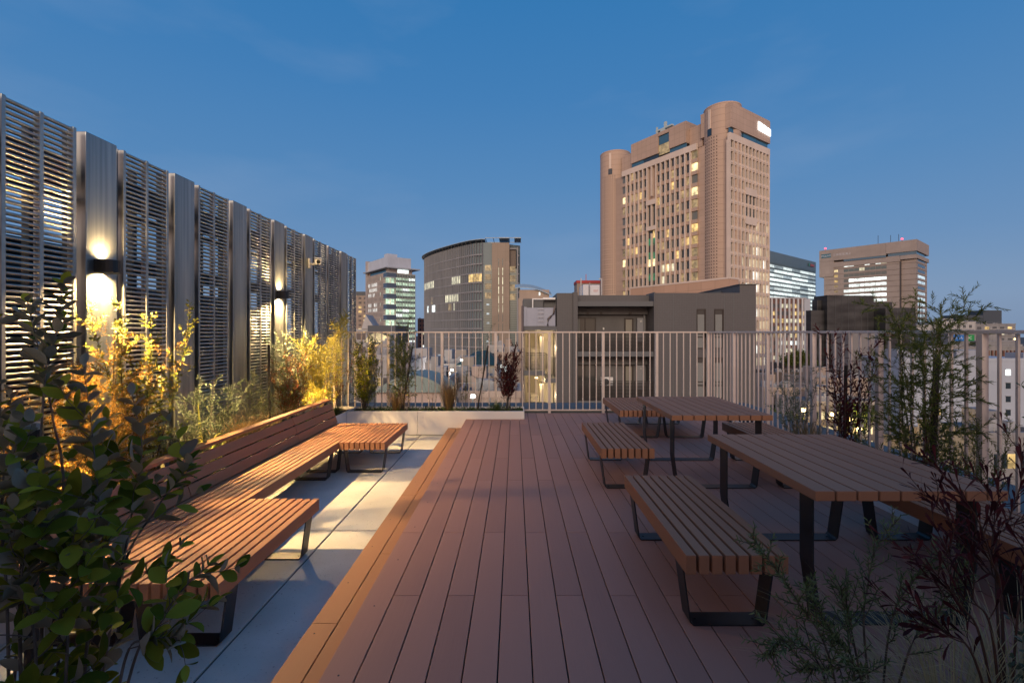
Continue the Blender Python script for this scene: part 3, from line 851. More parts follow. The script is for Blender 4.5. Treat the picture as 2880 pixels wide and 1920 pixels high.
shrub('low silvery shrub sprawling behind the backrest, left of the willow-leaved shrub', 'shrub', 'willow_shrub', (LX + .12, 4.10, SZ), 9, .58, .40, 8, .24, .14,
      dict(sp=.016, ln=.044, wd=.015, shape='lance', start=.1, ang=45, fold=.15), M_OLIVE, M_BARKG, 66, None, .003, .25, 45, .04, .14, los=.3)
shrub('grey twiggy shrub with fine leaves around a dark stake, left of the red-leaved shrub', 'shrub', 'twiggy_shrub', (LX + .04, 5.55, SZ), 9, .84, .36, 11, .24, .14,
      needle_kw(.007, .022, .0045, 50), M_ROSEM, M_BARKG, 7, None, .004, .15, 50, .05, .2, second=2, l2=.07)
stake('dark leaning stake in the left planter, before the red-leaved shrub', (LX + .12, 5.62, SZ), (LX + .02, 5.78, 1.30), .014)
shrub('shrub of red and green narrow leaves, left of the yellow-lit bush', 'shrub', 'red_leaf_shrub', (LX + .04, 6.30, SZ), 9, 1.05, .34, 10, .24, .14,
      dict(sp=.020, ln=.062, wd=.015, shape='spoon', start=.1, ang=35, fold=.1), M_RED, M_BARK, 8, None, .005, .25, 40, .08, .12, los=.3)
shrub('tall loose olive-leaved shrub behind the red-leaved one', 'shrub', 'olive_shrub', (LX - .04, 6.45, SZ), 8, 1.40, .40, 12, .28, .15,
      dict(sp=.018, ln=.048, wd=.015, shape='lance', start=.1, ang=45, fold=.1), M_OLIVE, M_BARKG, 9, None, .005, .25, 50, .05, .16, los=.4)
shrub('dense fine-leaved bush lit bright yellow from below, at the far end of the louvre screen', 'shrub', 'feathery_bush', (LX + .10, 7.02, SZ), 9, 1.56, .40, 14, .32, .20,
      needle_kw(.0058, .030, .0062, 40), M_YELL, M_BARK, 10, None, .006, .15, 45, .10, .14, second=6, l2=.13)
shrub('dark red narrow-leaved shrub in the far corner by the fence end', 'shrub', 'red_leaf_shrub', (LX + .20, 7.62, SZ), 7, 1.02, .32, 7, .22, .16,
      dict(sp=.022, ln=.055, wd=.011, shape='spoon', start=.1, ang=35, fold=.1), M_RED, M_BARK, 12, None, .005, .3, 40, .08, .12, los=.3)

# grasses: arching blades
def grass(label, base, n, h, spread, mats, seed, name='grass_clump', w=.0032, group=None, cat='grass clump', arch=.9):
    rg = random.Random(seed); root = empty(name, base, 0, label, cat, group); b = MB()
    for i in range(n):
        a = rg.uniform(0, 6.28); k = rg.uniform(.15, 1); l = h*rg.uniform(.55, 1.1); d = Vector((math.cos(a)*spread*k, math.sin(a)*spread*k, h)).normalized()
        p = Vector((math.cos(a)*.05*k, math.sin(a)*.05*k, 0)); s = Vector((-math.sin(a), math.cos(a), 0)) + rv(rg, .3); s.normalize(); n0 = len(b.v); S = 6
        bend = arch*rg.uniform(.2, 1.0)
        for q in range(S+1):
            t = q/S; ww = w*(1 - t)**.6*.5 + .0003
            c = p + d*(l*t) + Vector((math.cos(a), math.sin(a), 0))*(bend*l*.35*t*t) - Vector((0, 0, bend*l*.28*t**3)) + Vector((math.cos(a*3), math.sin(a*5), 0))*(.012*math.sin(t*5))
            for e in (c - s*ww, c + s*ww): b.v.append((e.x, e.y, e.z))
        for q in range(S): b.f.append((n0+2*q, n0+2*q+1, n0+2*q+3, n0+2*q+2)); b.m.append(0)
    b.build('blades', mats, root)
    return root
grass('dry brown grass clump behind the near stretch of backrest', (LX + .15, 3.95, SZ), 520, .46, .30, M_GRASS, 21, w=.0042)
grass('dry brown grass clump beside the strap-leaved plant', (LX + .16, 4.75, SZ), 620, .56, .30, M_GRASS, 22, w=.0042)
grass('dry reddish grass clump behind the middle backrest', (LX + .12, 5.15, SZ), 560, .56, .30, M_GRASS, 23, w=.0042)
grass('dry brown grass clump at the foot of the orange bush', (LX + .1, 3.25, SZ), 620, .46, .4, M_GRASS, 24, w=.0042)
grass('dry golden grass clump behind the bench nearest the big broad-leaved shrub', (LX + .15, 2.6, SZ), 700, .55, .45, M_GRASS, 26, w=.0042)
grass('dry brown grass clump between the leaning stake and the red-leaved shrub', (LX + .12, 5.95, SZ), 420, .5, .28, M_GRASS, 27, w=.0042)
grass('green grass tuft at the corner where the two white planters meet', (-2.95, 7.5, SZ), 260, .30, .22, M_GREENG, 25)
rt = empty('strap_leaf_plant', (LX + .12, 4.42, SZ), 0, 'plant with a few upright yellow-green strap leaves behind the backrest', 'strap-leaf plant'); b = MB(); rg = random.Random(31)
for (dx, dy, h, lean, fold_) in ((-.02, .0, .70, -.06, 0), (.05, .05, .52, .10, .55), (.08, .10, .46, .22, .3), (.0, -.04, .42, -.12, .2), (.10, .02, .34, .3, .4)):
    n0 = len(b.v); S = 10
    for q in range(S+1):
        t = q/S; ww = .020*(1 - max(0, t-.5)*1.9) + .001
        c = Vector((dx + lean*t*t*.6 + fold_*max(0, t-.72)*.9, dy, h*(t if not fold_ or t < .75 else .75 + (t-.75)*.15 - (t-.75)**2*1.5)))
        for e in (c - Vector((ww, 0, 0)), c + Vector((0, .006, 0)), c + Vector((ww, 0, 0))): b.v.append((e.x, e.y, e.z))
    for q in range(S):
        a = n0 + 3*q; b.f += [(a, a+1, a+4, a+3), (a+1, a+2, a+5, a+4)]; b.m += [0, 0]
b.build('blades', M_STRAP, rt, smooth=True)

# far planter
FYP = 7.98
shrub('dense dark green broad-leaved shrub in the far white planter', 'shrub', 'broadleaf_shrub', (-2.62, FYP, SZ), 12, 1.28, .36, 15, .28, .15,
      dict(sp=.025, ln=.050, wd=.028, shape='broad', start=.05, ang=50, under=1), [M_FEI, M_FEIU], M_BARK, 41, None, .008, .15, 50, .06, .14, los=.3)
shrub('tall feathery dark shrub on a leaning stake in the far white planter', 'shrub', 'feathery_bush', (-1.95, FYP, SZ), 7, 1.54, .30, 15, .28, .18,
      needle_kw(.0070, .038, .0066, 38), M_GRNF, M_BARK, 42, None, .006, .2, 48, .03, .12, los=.3, droop=.06, second=3, l2=.11)
stake('dark leaning stake through the feathery shrub in the far planter', at(1132, 1150, 7.90), at(1160, 975, 7.95), .014)
grass('fine brown grass at the foot of the feathery shrub', (-2.05, FYP - .05, SZ), 420, .50, .22, M_GRASS, 43)
grass('upright dry grass clump, largest in the far planter', (-1.15, FYP, SZ), 700, .62, .20, M_GRASS, 44, arch=.5)
shrub('sparse dark small-leaved shrub in the middle of the far planter', 'shrub', 'sparse_shrub', (-.86, FYP, SZ), 4, .70, .16, 7, .12, .07,
      dict(sp=.022, ln=.024, wd=.011, shape='round', start=.1, ang=50), M_GRNF, M_BARK, 45, None, .003, .3, 50, .05, .14, los=.3)
shrub('thin olive sapling tied to a leaning stake in the far planter', 'sapling', 'olive_sapling', (-.62, FYP, SZ), 2, 1.50, .08, 9, .20, .10,
      dict(sp=.026, ln=.042, wd=.010, shape='lance', start=.1, ang=45), M_OLIVE, M_BARKG, 46, None, .005, .2, 55, .05, .14, los=.5, lean=(.12, 0, 0))
stake('dark leaning stake beside the thin olive sapling', at(1343, 1150, 7.92), at(1373, 972, 7.95), .013)
shrub('dark purple narrow-leaved shrub at the right end of the far planter', 'shrub', 'purple_leaf_shrub', (-.12, FYP, SZ), 9, 1.16, .24, 10, .24, .16,
      dict(sp=.022, ln=.085, wd=.018, shape='spoon', start=.15, ang=28, fold=.1), M_PURP, M_BARK, 47, None, .005, .25, 38, .08, .10, los=.3)
stake('dark stake behind the purple shrub in the far planter', at(1425, 1150, 7.95), at(1450, 972, 8.05), .012)
grass('green and straw grass tuft at the right end of the far planter', (-.32, FYP - .08, SZ), 320, .26, .26, M_GREENG, 48)
shrub('small dry orange shrublet at the foot of the feathery shrub', 'shrub', 'sparse_shrub', (-1.86, FYP - .08, SZ), 6, .36, .2, 7, .12, .08,
      needle_kw(.008, .02, .003, 50), M_ORANGE, M_BARK, 49, None, .003, .2, 50, .05, .2)
shrub('small leafless twiggy shrub left of the largest dry grass', 'shrub', 'sparse_shrub', (-1.42, FYP, SZ), 4, .78, .16, 5, .2, .12,
      dict(sp=.08, ln=.016, wd=.007, shape='round', start=.2, ang=50), M_RED, M_BARK, 50, None, .003, .3, 40, .05, .10, los=.8)
# ground cover
def cover(name, label, x0, x1, y0, y1, n, seed, mats, ln=.026):
    rg = random.Random(seed); b = MB()
    for i in range(n):
        p = Vector((rg.uniform(x0, x1), rg.uniform(y0, y1), SZ + rg.uniform(-.01, .02)))
        for q in range(7):
            d = Vector((rg.uniform(-1, 1), rg.uniform(-1, 1), rg.uniform(.1, 1.3)))
            leaf(b, p + Vector((0, 0, rg.uniform(0, .05))), d, Vector((0, 0, 1)) + rv(rg, .4), ln*rg.uniform(.6, 1.3), ln*.5, 'round', rg)
    o = b.build(name, mats, smooth=True); tag(o, label, 'ground cover', kind='stuff')
cover('ground_cover', 'low green ground cover filling the far white planter', -2.75, .12, 7.75, 8.2, 420, 51, M_GREENG)
cover('ground_cover', 'low green ground cover in the planter behind the backrest', -3.30, -2.87, 2.2, 7.6, 900, 52, M_GREENG, .034)
cover('ground_cover', 'low ground cover in the planter along the right-hand fence', 3.07, 3.42, 1.6, 5.7, 300, 53, M_GRNF)

# right planter, far to near
RX = 3.25
shrub('grey-green olive-leaved shrub by the right fence, behind the farther picnic table', 'shrub', 'olive_shrub', (RX, 5.30, SZ), 8, .98, .30, 9, .22, .14,
      dict(sp=.020, ln=.042, wd=.010, shape='lance', start=.1, ang=45), M_OLIVE, M_BARKG, 61, None, .004, .25, 48, .05, .15, los=.4)
grass('brown grass clump at the foot of the olive-leaved shrub by the right fence', (RX - .04, 5.02, SZ), 420, .52, .22, M_GRASS, 62)
shrub('upright dark purple shrub on a stake by the right fence, between the two picnic tables', 'shrub', 'purple_leaf_shrub', (RX, 4.50, SZ), 7, 1.36, .34, 10, .30, .15,
      dict(sp=.028, ln=.075, wd=.017, shape='spoon', start=.2, ang=32, fold=.12), M_PURP, M_BARK, 63, None, .006, .2, 45, .10, .10, los=.35)
stake('dark upright stake in the purple shrub by the right fence', (RX, 4.53, SZ), (RX + .02, 4.53, 1.13), .016)
shrub('tall feathery green shrub by the right fence, rising above the rail', 'shrub', 'feathery_bush', (RX - .02, 3.66, SZ), 8, 1.62, .36, 13, .44, .22,
      needle_kw(.0056, .040, .0052, 32), M_GRNF, M_BARK, 64, None, .006, .12, 55, .02, .12, los=.25, second=5, l2=.15, droop=.03)
stake('thick dark stake in the tall feathery shrub by the right fence', (RX + .02, 3.60, SZ), (RX + .06, 3.60, 1.26), .021)
shrub('small dark conifer-like shrub by the right fence, beyond the near table', 'shrub', 'feathery_bush', (RX, 3.18, SZ), 6, .78, .18, 13, .18, .08,
      needle_kw(.005, .026, .0048, 45), M_GRNF, M_BARK, 65, None, .005, .15, 45, .10, .1)
st = [smoothpath([(3.22, 2.72, SZ), (3.18, 2.70, .55), (3.13, 2.70, .95), (3.09, 2.72, 1.32)]), smoothpath([(3.26, 2.66, SZ), (3.25, 2.62, .6), (3.22, 2.58, 1.0), (3.20, 2.6, 1.42)])]
rg = random.Random(67); tw = []
for s_ in st: tw += side_twigs(s_, 9, .26, .16, rg, .3, .98, 58, 5, .05, .12)
plant('olive_shrub', 'grey-green shrub with long oval leaves, cut by the right edge of the view', 'shrub', st, tw,
      dict(sp=.034, ln=.070, wd=.020, shape='lance', start=.1, ang=52), M_OLIVE, M_BARKG, (3.24, 2.68, SZ), rg=rg, r0=.006, leaf_on_stems=.5)

# foreground right
rg = random.Random(71)
b0 = root_at(2400, 1.40)
def fore(ctrl): return smoothpath(ctrl, 6)
st = [fore([b0, at(2330, 1840, 1.42), at(2250, 1700, 1.46), at(2175, 1590, 1.5), at(2112, 1505, 1.53)]),
      fore([b0, at(2300, 1860, 1.4), at(2200, 1800, 1.42), at(2160, 1840, 1.42)]),
      fore([b0, at(2400, 1870, 1.42), at(2340, 1780, 1.45), at(2260, 1640, 1.48)]),
      fore([b0, at(2420, 1900, 1.4), at(2330, 1880, 1.4), at(2240, 1880, 1.38)])]
tw = []
for s_ in st: tw += side_twigs(s_, 22, .14, .06, rg, .25, .97, 48, 4, .03, .14)
plant('rosemary_like_shrub', 'fine-leaved green shrub leaning over the deck, front right', 'shrub', st, tw, needle_kw(.0048, .025, .0042, 48), M_ROSEM, M_BARK, b0, rg=rg, r0=.004, leaf_on_stems=.35)
rg = random.Random(72)
b0 = root_at(2470, 1.46)
st = [fore([b0, at(2430, 1780, 1.5), at(2440, 1650, 1.53), at(2465, 1540, 1.56), at(2520, 1460, 1.58)]),
      fore([b0, at(2500, 1780, 1.5), at(2560, 1640, 1.53), at(2640, 1560, 1.56)]),
      fore([b0, at(2400, 1800, 1.48), at(2380, 1700, 1.5), at(2368, 1655, 1.52)]),
      fore([b0, at(2560, 1820, 1.45), at(2640, 1720, 1.5), at(2720, 1580, 1.52)])]
tw = []
for s_ in st: tw += side_twigs(s_, 18, .14, .07, rg, .3, .97, 40, 4, .04, .14)
plant('rosemary_like_shrub', 'fine-leaved grey-green shrub in front of the near picnic table leg', 'shrub', st, tw, needle_kw(.0058, .025, .0038, 45), M_ROSEM, M_BARK, b0, rg=rg, r0=.004, leaf_on_stems=.4)
rg = random.Random(73)
b0 = root_at(2830, 1.42)
st = [fore([b0, at(2820, 1760, 1.5), at(2815, 1660, 1.53), at(2790, 1560, 1.55), at(2795, 1420, 1.58), at(2740, 1330, 1.6)]),
      fore([b0, at(2815, 1680, 1.53), at(2765, 1600, 1.55), at(2700, 1520, 1.57), at(2650, 1430, 1.58), at(2600, 1390, 1.6)]),
      fore([b0, at(2815, 1680, 1.52), at(2790, 1580, 1.5), at(2750, 1460, 1.5), at(2690, 1380, 1.52), at(2620, 1300, 1.54)]),
      fore([b0, at(2800, 1560, 1.6), at(2830, 1480, 1.62), at(2870, 1360, 1.64), at(2872, 1260, 1.66)]),
      fore([b0, at(2760, 1800, 1.4), at(2700, 1700, 1.42), at(2640, 1620, 1.44), at(2570, 1560, 1.45)]),
      fore([b0, at(2790, 1780, 1.42), at(2740, 1690, 1.44), at(2690, 1600, 1.46), at(2640, 1500, 1.47)]),
      fore([b0, at(2860, 1750, 1.45), at(2880, 1620, 1.48), at(2890, 1500, 1.5)]),
      fore([b0, at(2740, 1850, 1.35), at(2660, 1780, 1.36), at(2580, 1740, 1.37)])]
tw = []
for s_ in st: tw += side_twigs(s_, 7, .17, .11, rg, .3, .97, 36, 5, .08, .10)
plant('purple_leaf_shrub', 'large dark purple shrub with narrow spoon-shaped leaves in the front right corner', 'shrub', st, tw,
      dict(sp=.030, ln=.070, wd=.0125, shape='spoon', start=.25, ang=28, fold=.12), M_PURP, mat('red_brown_bark', (.10, .045, .028), .85), b0, rg=rg, r0=.0045, leaf_on_stems=.55)
grass('thin straw-coloured grass arching in the front right corner', Vector((1.34, 1.40, SZ)), 420, .62, .44, M_STRAW, 74, w=.0032, arch=1.6)
grass('second tuft of straw-coloured grass, at the right edge of the front corner', Vector((1.56, 1.40, SZ)), 380, .64, .36, M_STRAW, 75, w=.0032, arch=1.6)
shrub('small pale round-leaved shrublet at the right edge, in the front corner', 'shrub', 'sparse_shrub', (1.60, 1.44, SZ), 4, .50, .08, 5, .10, .05,
      dict(sp=.03, ln=.04, wd=.026, shape='round', start=.1, ang=55), M_OLIVE, M_BARKG, 76, None, .003, .4, 50, .05, .1, los=.3)
stake('dark metal-capped post standing among the broad leaves, front left', at(88, 1900, 1.72), at(95, 1196, 1.72), .021, name='capped_post', cap=True)
# ================================================================== THE CITY
GND = -28.0
def glow(name, col, st, dark=.25, scale=.6):
    """a lit room behind glass: brightness varies over the pane and from room to room"""
    m = D.materials.new(name); m.use_nodes = True; MATS[name] = m; p = P(m)
    p.inputs['Base Color'].default_value = (.03, .035, .04, 1); p.inputs['Roughness'].default_value = .15
    t = N(m, 'ShaderNodeTexCoord'); g = N(m, 'ShaderNodeNewGeometry'); no = N(m, 'ShaderNodeTexNoise')
    no.inputs['Scale'].default_value = scale; no.inputs['Detail'].default_value = 3
    L(m, g.outputs['Position'], no.inputs['Vector'])
    oi = N(m, 'ShaderNodeObjectInfo')
    a = N(m, 'ShaderNodeMapRange'); a.inputs[1].default_value = .3; a.inputs[2].default_value = .7; a.inputs[3].default_value = dark; a.inputs[4].default_value = 1.25
    L(m, no.outputs[0], a.inputs[0])
    b = N(m, 'ShaderNodeMapRange'); b.inputs[3].default_value = .55; b.inputs[4].default_value = 1.1; L(m, oi.outputs['Random'], b.inputs[0])
    c = N(m, 'ShaderNodeMath', operation='MULTIPLY'); L(m, a.outputs[0], c.inputs[0]); L(m, b.outputs[0], c.inputs[1])
    d = N(m, 'ShaderNodeMath', operation='MULTIPLY'); d.inputs[1].default_value = st; L(m, c.outputs[0], d.inputs[0])
    p.inputs['Emission Color'].default_value = (*col, 1); L(m, d.outputs[0], p.inputs['Emission Strength'])
    return m
G_WARM = glow('room_warm', (1, .66, .24), 1.25)
G_HOT = glow('room_bright_warm', (1, .78, .40), 1.9)
G_AMB = glow('room_dim_amber', (1, .68, .32), .5)
G_WHITE = glow('room_white', (.92, 1, .96), 2.1, .5)
G_COOL = glow('room_cool', (.80, .95, 1), .9, .3)
G_GREEN = glow('room_pale_green', (.74, 1, .72), 1.1, .35)
G_CREAM = glow('room_cream', (1, .91, .62), .95, .45)
G_EMER = glow('room_emerald', (.05, .42, .20), .45, .3)
def glass(name, c, rough=.08):
    m = mat(name, c, rough, 0, .8); return m
M_GLASS = glass('dark_glass', (.03, .045, .06))
M_GLASSB = glass('blue_glass', (.05, .13, .20))
M_GLASSG = glass('green_grey_glass', (.09, .13, .13), .15)
M_CURT = mat('curtained_glass', (.16, .17, .16), .5)
UNIT = {}
def unit(m):
    if m.name not in UNIT:
        b = MB(); b.box(-.5, .5, -.5, .5, -.5, .5)
        o = b.build('window', m); UNIT[m.name] = o.data; D.objects.remove(o)
    return UNIT[m.name]

class Bld:
    """a building with its near corner at (x,y); local +x runs along its right face, +y along its left face"""
    def __init__(s, name, label, x, y, th=0.0, cat='building', group=None, zb=GND):
        s.zb = zb; s.r = empty(name, (x, y, zb), th, label, cat, group); s.wins = []
    def part(s, name, m, *boxes, bevel=0.0):
        return part(name, m, s.r, *[(q[0], q[1], q[2], q[3], q[4]-s.zb, q[5]-s.zb) for q in boxes], bevel=bevel)
    def win(s, face, a0, a1, z0, z1, m, out=.06, at_=0.0, thick=.3):
        """at_: position of the face plane"""
        h = (z0+z1)/2 - s.zb
        if face == 'R': loc = ((a0+a1)/2, at_ - out + thick/2, h); sc = (a1-a0, thick, z1-z0)
        else: loc = (at_ - out + thick/2, (a0+a1)/2, h); sc = (thick, a1-a0, z1-z0)
        s.wins.append((loc, sc, m))
    def flush(s, limit=92, name='window'):
        lit = lambda w: (0 if w[2].name.startswith('room') else 1, -w[1][2]*max(w[1][0], w[1][1]))
        ws = sorted(s.wins, key=lit)
        for loc, sc, m in ws[:limit]:
            o = D.objects.new(name, unit(m)); COL.objects.link(o); o.parent = s.r; o.location = loc; o.scale = sc
        rest = ws[limit:]
        if rest:
            b = MB(); ms = []
            for loc, sc, m in rest:
                if m not in ms: ms.append(m)
                b.box(loc[0]-sc[0]/2, loc[0]+sc[0]/2, loc[1]-sc[1]/2, loc[1]+sc[1]/2, loc[2]-sc[2]/2, loc[2]+sc[2]/2, ms.index(m))
            o = b.build(name, ms, s.r, kind='stuff')
        s.wins = []

def panelled(name, c0, c1, pw, ph, line=.55, rough=.75, mortar=.02):
    """cladding: joints every pw x ph metres"""
    m = mat(name, c0, rough)
    t = N(m, 'ShaderNodeTexCoord'); sx_ = N(m, 'ShaderNodeSeparateXYZ'); L(m, t.outputs['Object'], sx_.inputs[0])
    ad = N(m, 'ShaderNodeMath', operation='ADD'); L(m, sx_.outputs['X'], ad.inputs[0]); L(m, sx_.outputs['Y'], ad.inputs[1])
    cb = N(m, 'ShaderNodeCombineXYZ'); L(m, ad.outputs[0], cb.inputs[0]); L(m, sx_.outputs['Z'], cb.inputs[1])
    br = N(m, 'ShaderNodeTexBrick'); br.offset = 0.0; br.inputs['Scale'].default_value = 1.0
    br.inputs['Brick Width'].default_value = pw; br.inputs['Row Height'].default_value = ph; br.inputs['Mortar Size'].default_value = mortar
    br.inputs['Color1'].default_value = (*c0, 1); br.inputs['Color2'].default_value = (*c1, 1)
    br.inputs['Mortar'].default_value = (c0[0]*line, c0[1]*line, c0[2]*line, 1); br.inputs['Bias'].default_value = 0
    L(m, cb.outputs[0], br.inputs['Vector'])
    no = N(m, 'ShaderNodeTexNoise'); no.inputs['Scale'].default_value = .08; no.inputs['Detail'].default_value = 8; L(m, t.outputs['Object'], no.inputs['Vector'])
    mr = N(m, 'ShaderNodeMapRange'); mr.inputs[1].default_value = .3; mr.inputs[2].default_value = .7; mr.inputs[3].default_value = .88; mr.inputs[4].default_value = 1.08; L(m, no.outputs[0], mr.inputs[0])
    mu = N(m, 'ShaderNodeVectorMath', operation='SCALE'); L(m, br.outputs['Color'], mu.inputs[0]); L(m, mr.outputs[0], mu.inputs['Scale'])
    L(m, mu.outputs[0], P(m).inputs['Base Color'])
    return m

# ---- ground
b = MB(); b.box(-3000, 3000, -200, 3600, GND - 1, GND)
g = b.build('ground', mat('city_ground', (.06, .06, .062), .9), kind='structure')
noisy(MATS['city_ground'], (.04, .04, .045), (.09, .09, .09), (1,1,1), .06, 6)
b = MB(); b.box(-300, 300, 44, 52, GND + .004, GND + .02); b.box(96, 106, -100, 400, GND + .024, GND + .04)
b.build('road', mat('asphalt', (.045, .045, .05), .85), kind='structure')

# ---- tan tower with rounded corner shafts
TH = math.atan2(.56, .828)
C_TAN = panelled('tan_tile', (.46, .335, .255), (.48, .35, .27), 2.3, 2.27, .62, .7, .035)
C_TANL = panelled('pale_tan_concrete', (.66, .55, .46), (.70, .58, .49), 2.6, 4.55, .85, .75, .03)
C_TAND = mat('tan_spandrel', (.46, .34, .265), .75)
T = Bld('tan_tower', 'tallest building, a tan office tower with rounded corner shafts and narrow lit windows', 74.67, 160.0, TH, 'tower')
W, DP = 27.9, 63.6
T.part('core', C_TAN, (1.2, W - .9, 1.2, DP - 9, GND, 70.2))
PF = 4.55
# right face (x 0..W, plane y=0)
T.part('crown_wall', C_TAN, (1.5, W, .0, 12, 73.6, 82.0), (1.6, W - .02, .2, 12.2, 82.01, 82.4))
T.part('top_band', C_TANL, (.4, W - .6, -.25, .8, 68.9, 71.3))
T.win('R', 1.2, 9.5, 71.4, 73.5, M_GLASSB, out=-.6); T.win('R', 10, 19, 71.4, 73.5, M_GLASSB, out=-.5); T.win('R', 19.4, W - .9, 71.4, 73.5, M_GLASSB, out=-.6)
nb = 11; bw = (W - 1.6)/nb
bx = []
for i in range(nb+1):
    u = .5 + i*bw
    hole = (i == 5)
    if hole: bx += [(u-.26, u+.26, -.3, 1.1, GND, 43.5), (u-.26, u+.26, -.3, 1.1, 55.5, 68.9), (u-.26, u+.26, -.3, 1.1, 43.6, 55.4)]
    else: bx.append((u-.26, u+.26, -.3, 1.1, GND, 68.9))
T.part('fin', C_TANL, *bx)
rows = [68.0 - PF*k for k in range(21)]
bx = []
for k, zc in enumerate(rows):
    bx.append((.5, W - 1.1, -.02, 1.15, zc - 3.0, zc - 1.62))
    bx.append((.5, W - 1.1, -.14, .4, zc - 2.6, zc - 2.3))
T.part('spandrel', C_TANL, *bx)
rg = random.Random(5)
for k, zc in enumerate(rows):
    for i in range(nb):
        u0 = .5 + i*bw + .27; u1 = u0 + bw - .54
        if i in (4, 5, 6) and 4 <= k <= 5: continue
        if k >= 6 and i >= 4: m = rg.choice([G_CREAM, G_CREAM, M_CURT, G_CREAM, M_CURT] if k < 8 else [G_CREAM, G_CREAM, G_WHITE, G_CREAM, M_CURT])
        elif k >= 9 and i >= 2: m = rg.choice([G_CREAM, M_CURT, M_CURT])
        else: m = rg.choice([M_CURT, M_CURT, M_GLASS])
        T.win('R', u0, u1, zc - 1.5, zc + 1.4, m, out=-.55)
T.part('sky_lobby_frame', C_TANL, (.5+4*bw-.3, .5+7*bw+.3, -.5, .3, 51.2, 53.8)); T.part('sky_lobby_frame', C_TANL, (.5+4*bw-.3, .5+7*bw+.3, -.5, .3, 40.6, 43.4))
T.win('R', .5+4*bw, .5+7*bw, 43.4, 51.2, M_GLASS, out=-.2)
# left face (y 0..DP, plane x=0)
S0, S1 = 13.0, 49.2
T.part('top_band', C_TANL, (-.25, .8, S0 - .3, S1 + .3, 69.4, 71.7))
T.part('penthouse', C_TAN, (.3, 12, 17.5, 25.2, 73.8, 82.0), (.3, 12, 30.5, 44.6, 73.8, 82.0), (.35, 12, 25.3, 30.4, 80.6, 82.0), (2.5, 14, 12, 17.4, 71, 79.5), (2.5, 14, 44.7, 52, 70, 79.5))
T.win('L', 17.6, 25.2, 71.8, 73.7, M_GLASSB, at_=.9); T.win('L', 25.4, 30.4, 73.0, 77.0, G_AMB, at_=.9); T.win('L', 25.4, 30.4, 77.1, 80.5, M_GLASSB, at_=.9)
T.win('L', 30.6, 38, 71.8, 73.7, M_GLASS, at_=.9); T.win('L', 38.2, 44.5, 71.8, 73.7, M_GLASSB, at_=.9)
nb = 14; bl0, bl1 = S0 + 2.4, S1 - 2.2; bw = (bl1 - bl0)/nb
bx = []
for i in range(nb+1):
    u = bl0 + i*bw
    if i in (8,): bx += [(-.3, 1.1, u-.24, u+.24, 44.9, 53.6), (-.3, 1.1, u-.24, u+.24, 57.2, 69.4), (-.3, 1.1, u-.24, u+.24, GND, 41.9)]
    else: bx.append((-.3, 1.1, u-.24, u+.24, GND, 69.4))
T.part('fin', C_TANL, *bx)
bx = []
for zc in rows:
    for (p0, p1) in ((S0 - .3, bl0 + 7*bw), (bl0 + 9*bw, S1 + .3)): bx.append((.25, 1.15, p0, p1, zc - 3.0, zc - 1.6))
T.part('spandrel', C_TAND, *bx)
for k, zc in enumerate(rows):
    for i in range(nb):
        u0 = bl0 + i*bw + .5; u1 = u0 + bw - 1.0
        if i in (7, 8): continue
        r_ = rg.random()
        m = G_AMB if r_ < .20 else G_WARM if r_ < .26 else M_CURT if r_ < .42 else M_GLASS
        if k in (9, 10, 14, 15) and i in (3, 4, 5): m = rg.choice([G_HOT, G_CREAM, M_CURT])
        T.win('L', u0 - .1, u1 + .1, zc - 1.5, zc + 1.4, m, at_=.75)
    # wide end windows by the two shafts
    mr_ = {1: G_HOT, 3: G_HOT, 6: G_WARM, 7: G_WARM}.get(k, [G_AMB, M_CURT, G_AMB, G_WARM][rg.randrange(4)] if k > 4 else rg.choice([M_CURT, G_AMB]))
    T.win('L', S0 - .1, S0 + 2.1, zc - 1.5, zc + 1.4, mr_, at_=.75)
    ml_ = {2: G_HOT, 8: G_HOT}.get(k, rg.choice([M_CURT, M_CURT, G_AMB]) if k < 6 else rg.choice([G_AMB, M_CURT, G_AMB]))
    T.win('L', S1 - 2.0, S1 + .4, zc - 1.5, zc + 1.4, ml_, at_=.75)
# green atrium between two fins and the open sky lobby above it
u0, u1 = bl0 + 7*bw, bl0 + 9*bw
T.part('sky_lobby_frame', C_TANL, (-.45, .5, u0 - .3, u1 + .3, 53.6, 55.6)); T.part('sky_lobby_frame', C_TANL, (-.45, .5, u0 - .3, u1 + .3, 43.2, 44.9))
T.win('L', u0 + .2, u1 - .2, 44.9, 53.6, M_GLASS, at_=1.0)
zc = 43.0; seq = [M_GLASS, G_EMER, M_GLASS, G_EMER, G_HOT, M_GLASS, G_EMER, M_GLASS, G_EMER, G_AMB, G_EMER, M_GLASS]
for q, m in enumerate(seq):
    for e in range(2):
        a0 = u0 + .35 + e*bw; T.win('L', a0, a0 + bw - .6, zc - q*2.9 - 2.8, zc - q*2.9, m if not (q == 0 and e == 0) else G_WARM, at_=.8)
T.flush(96)
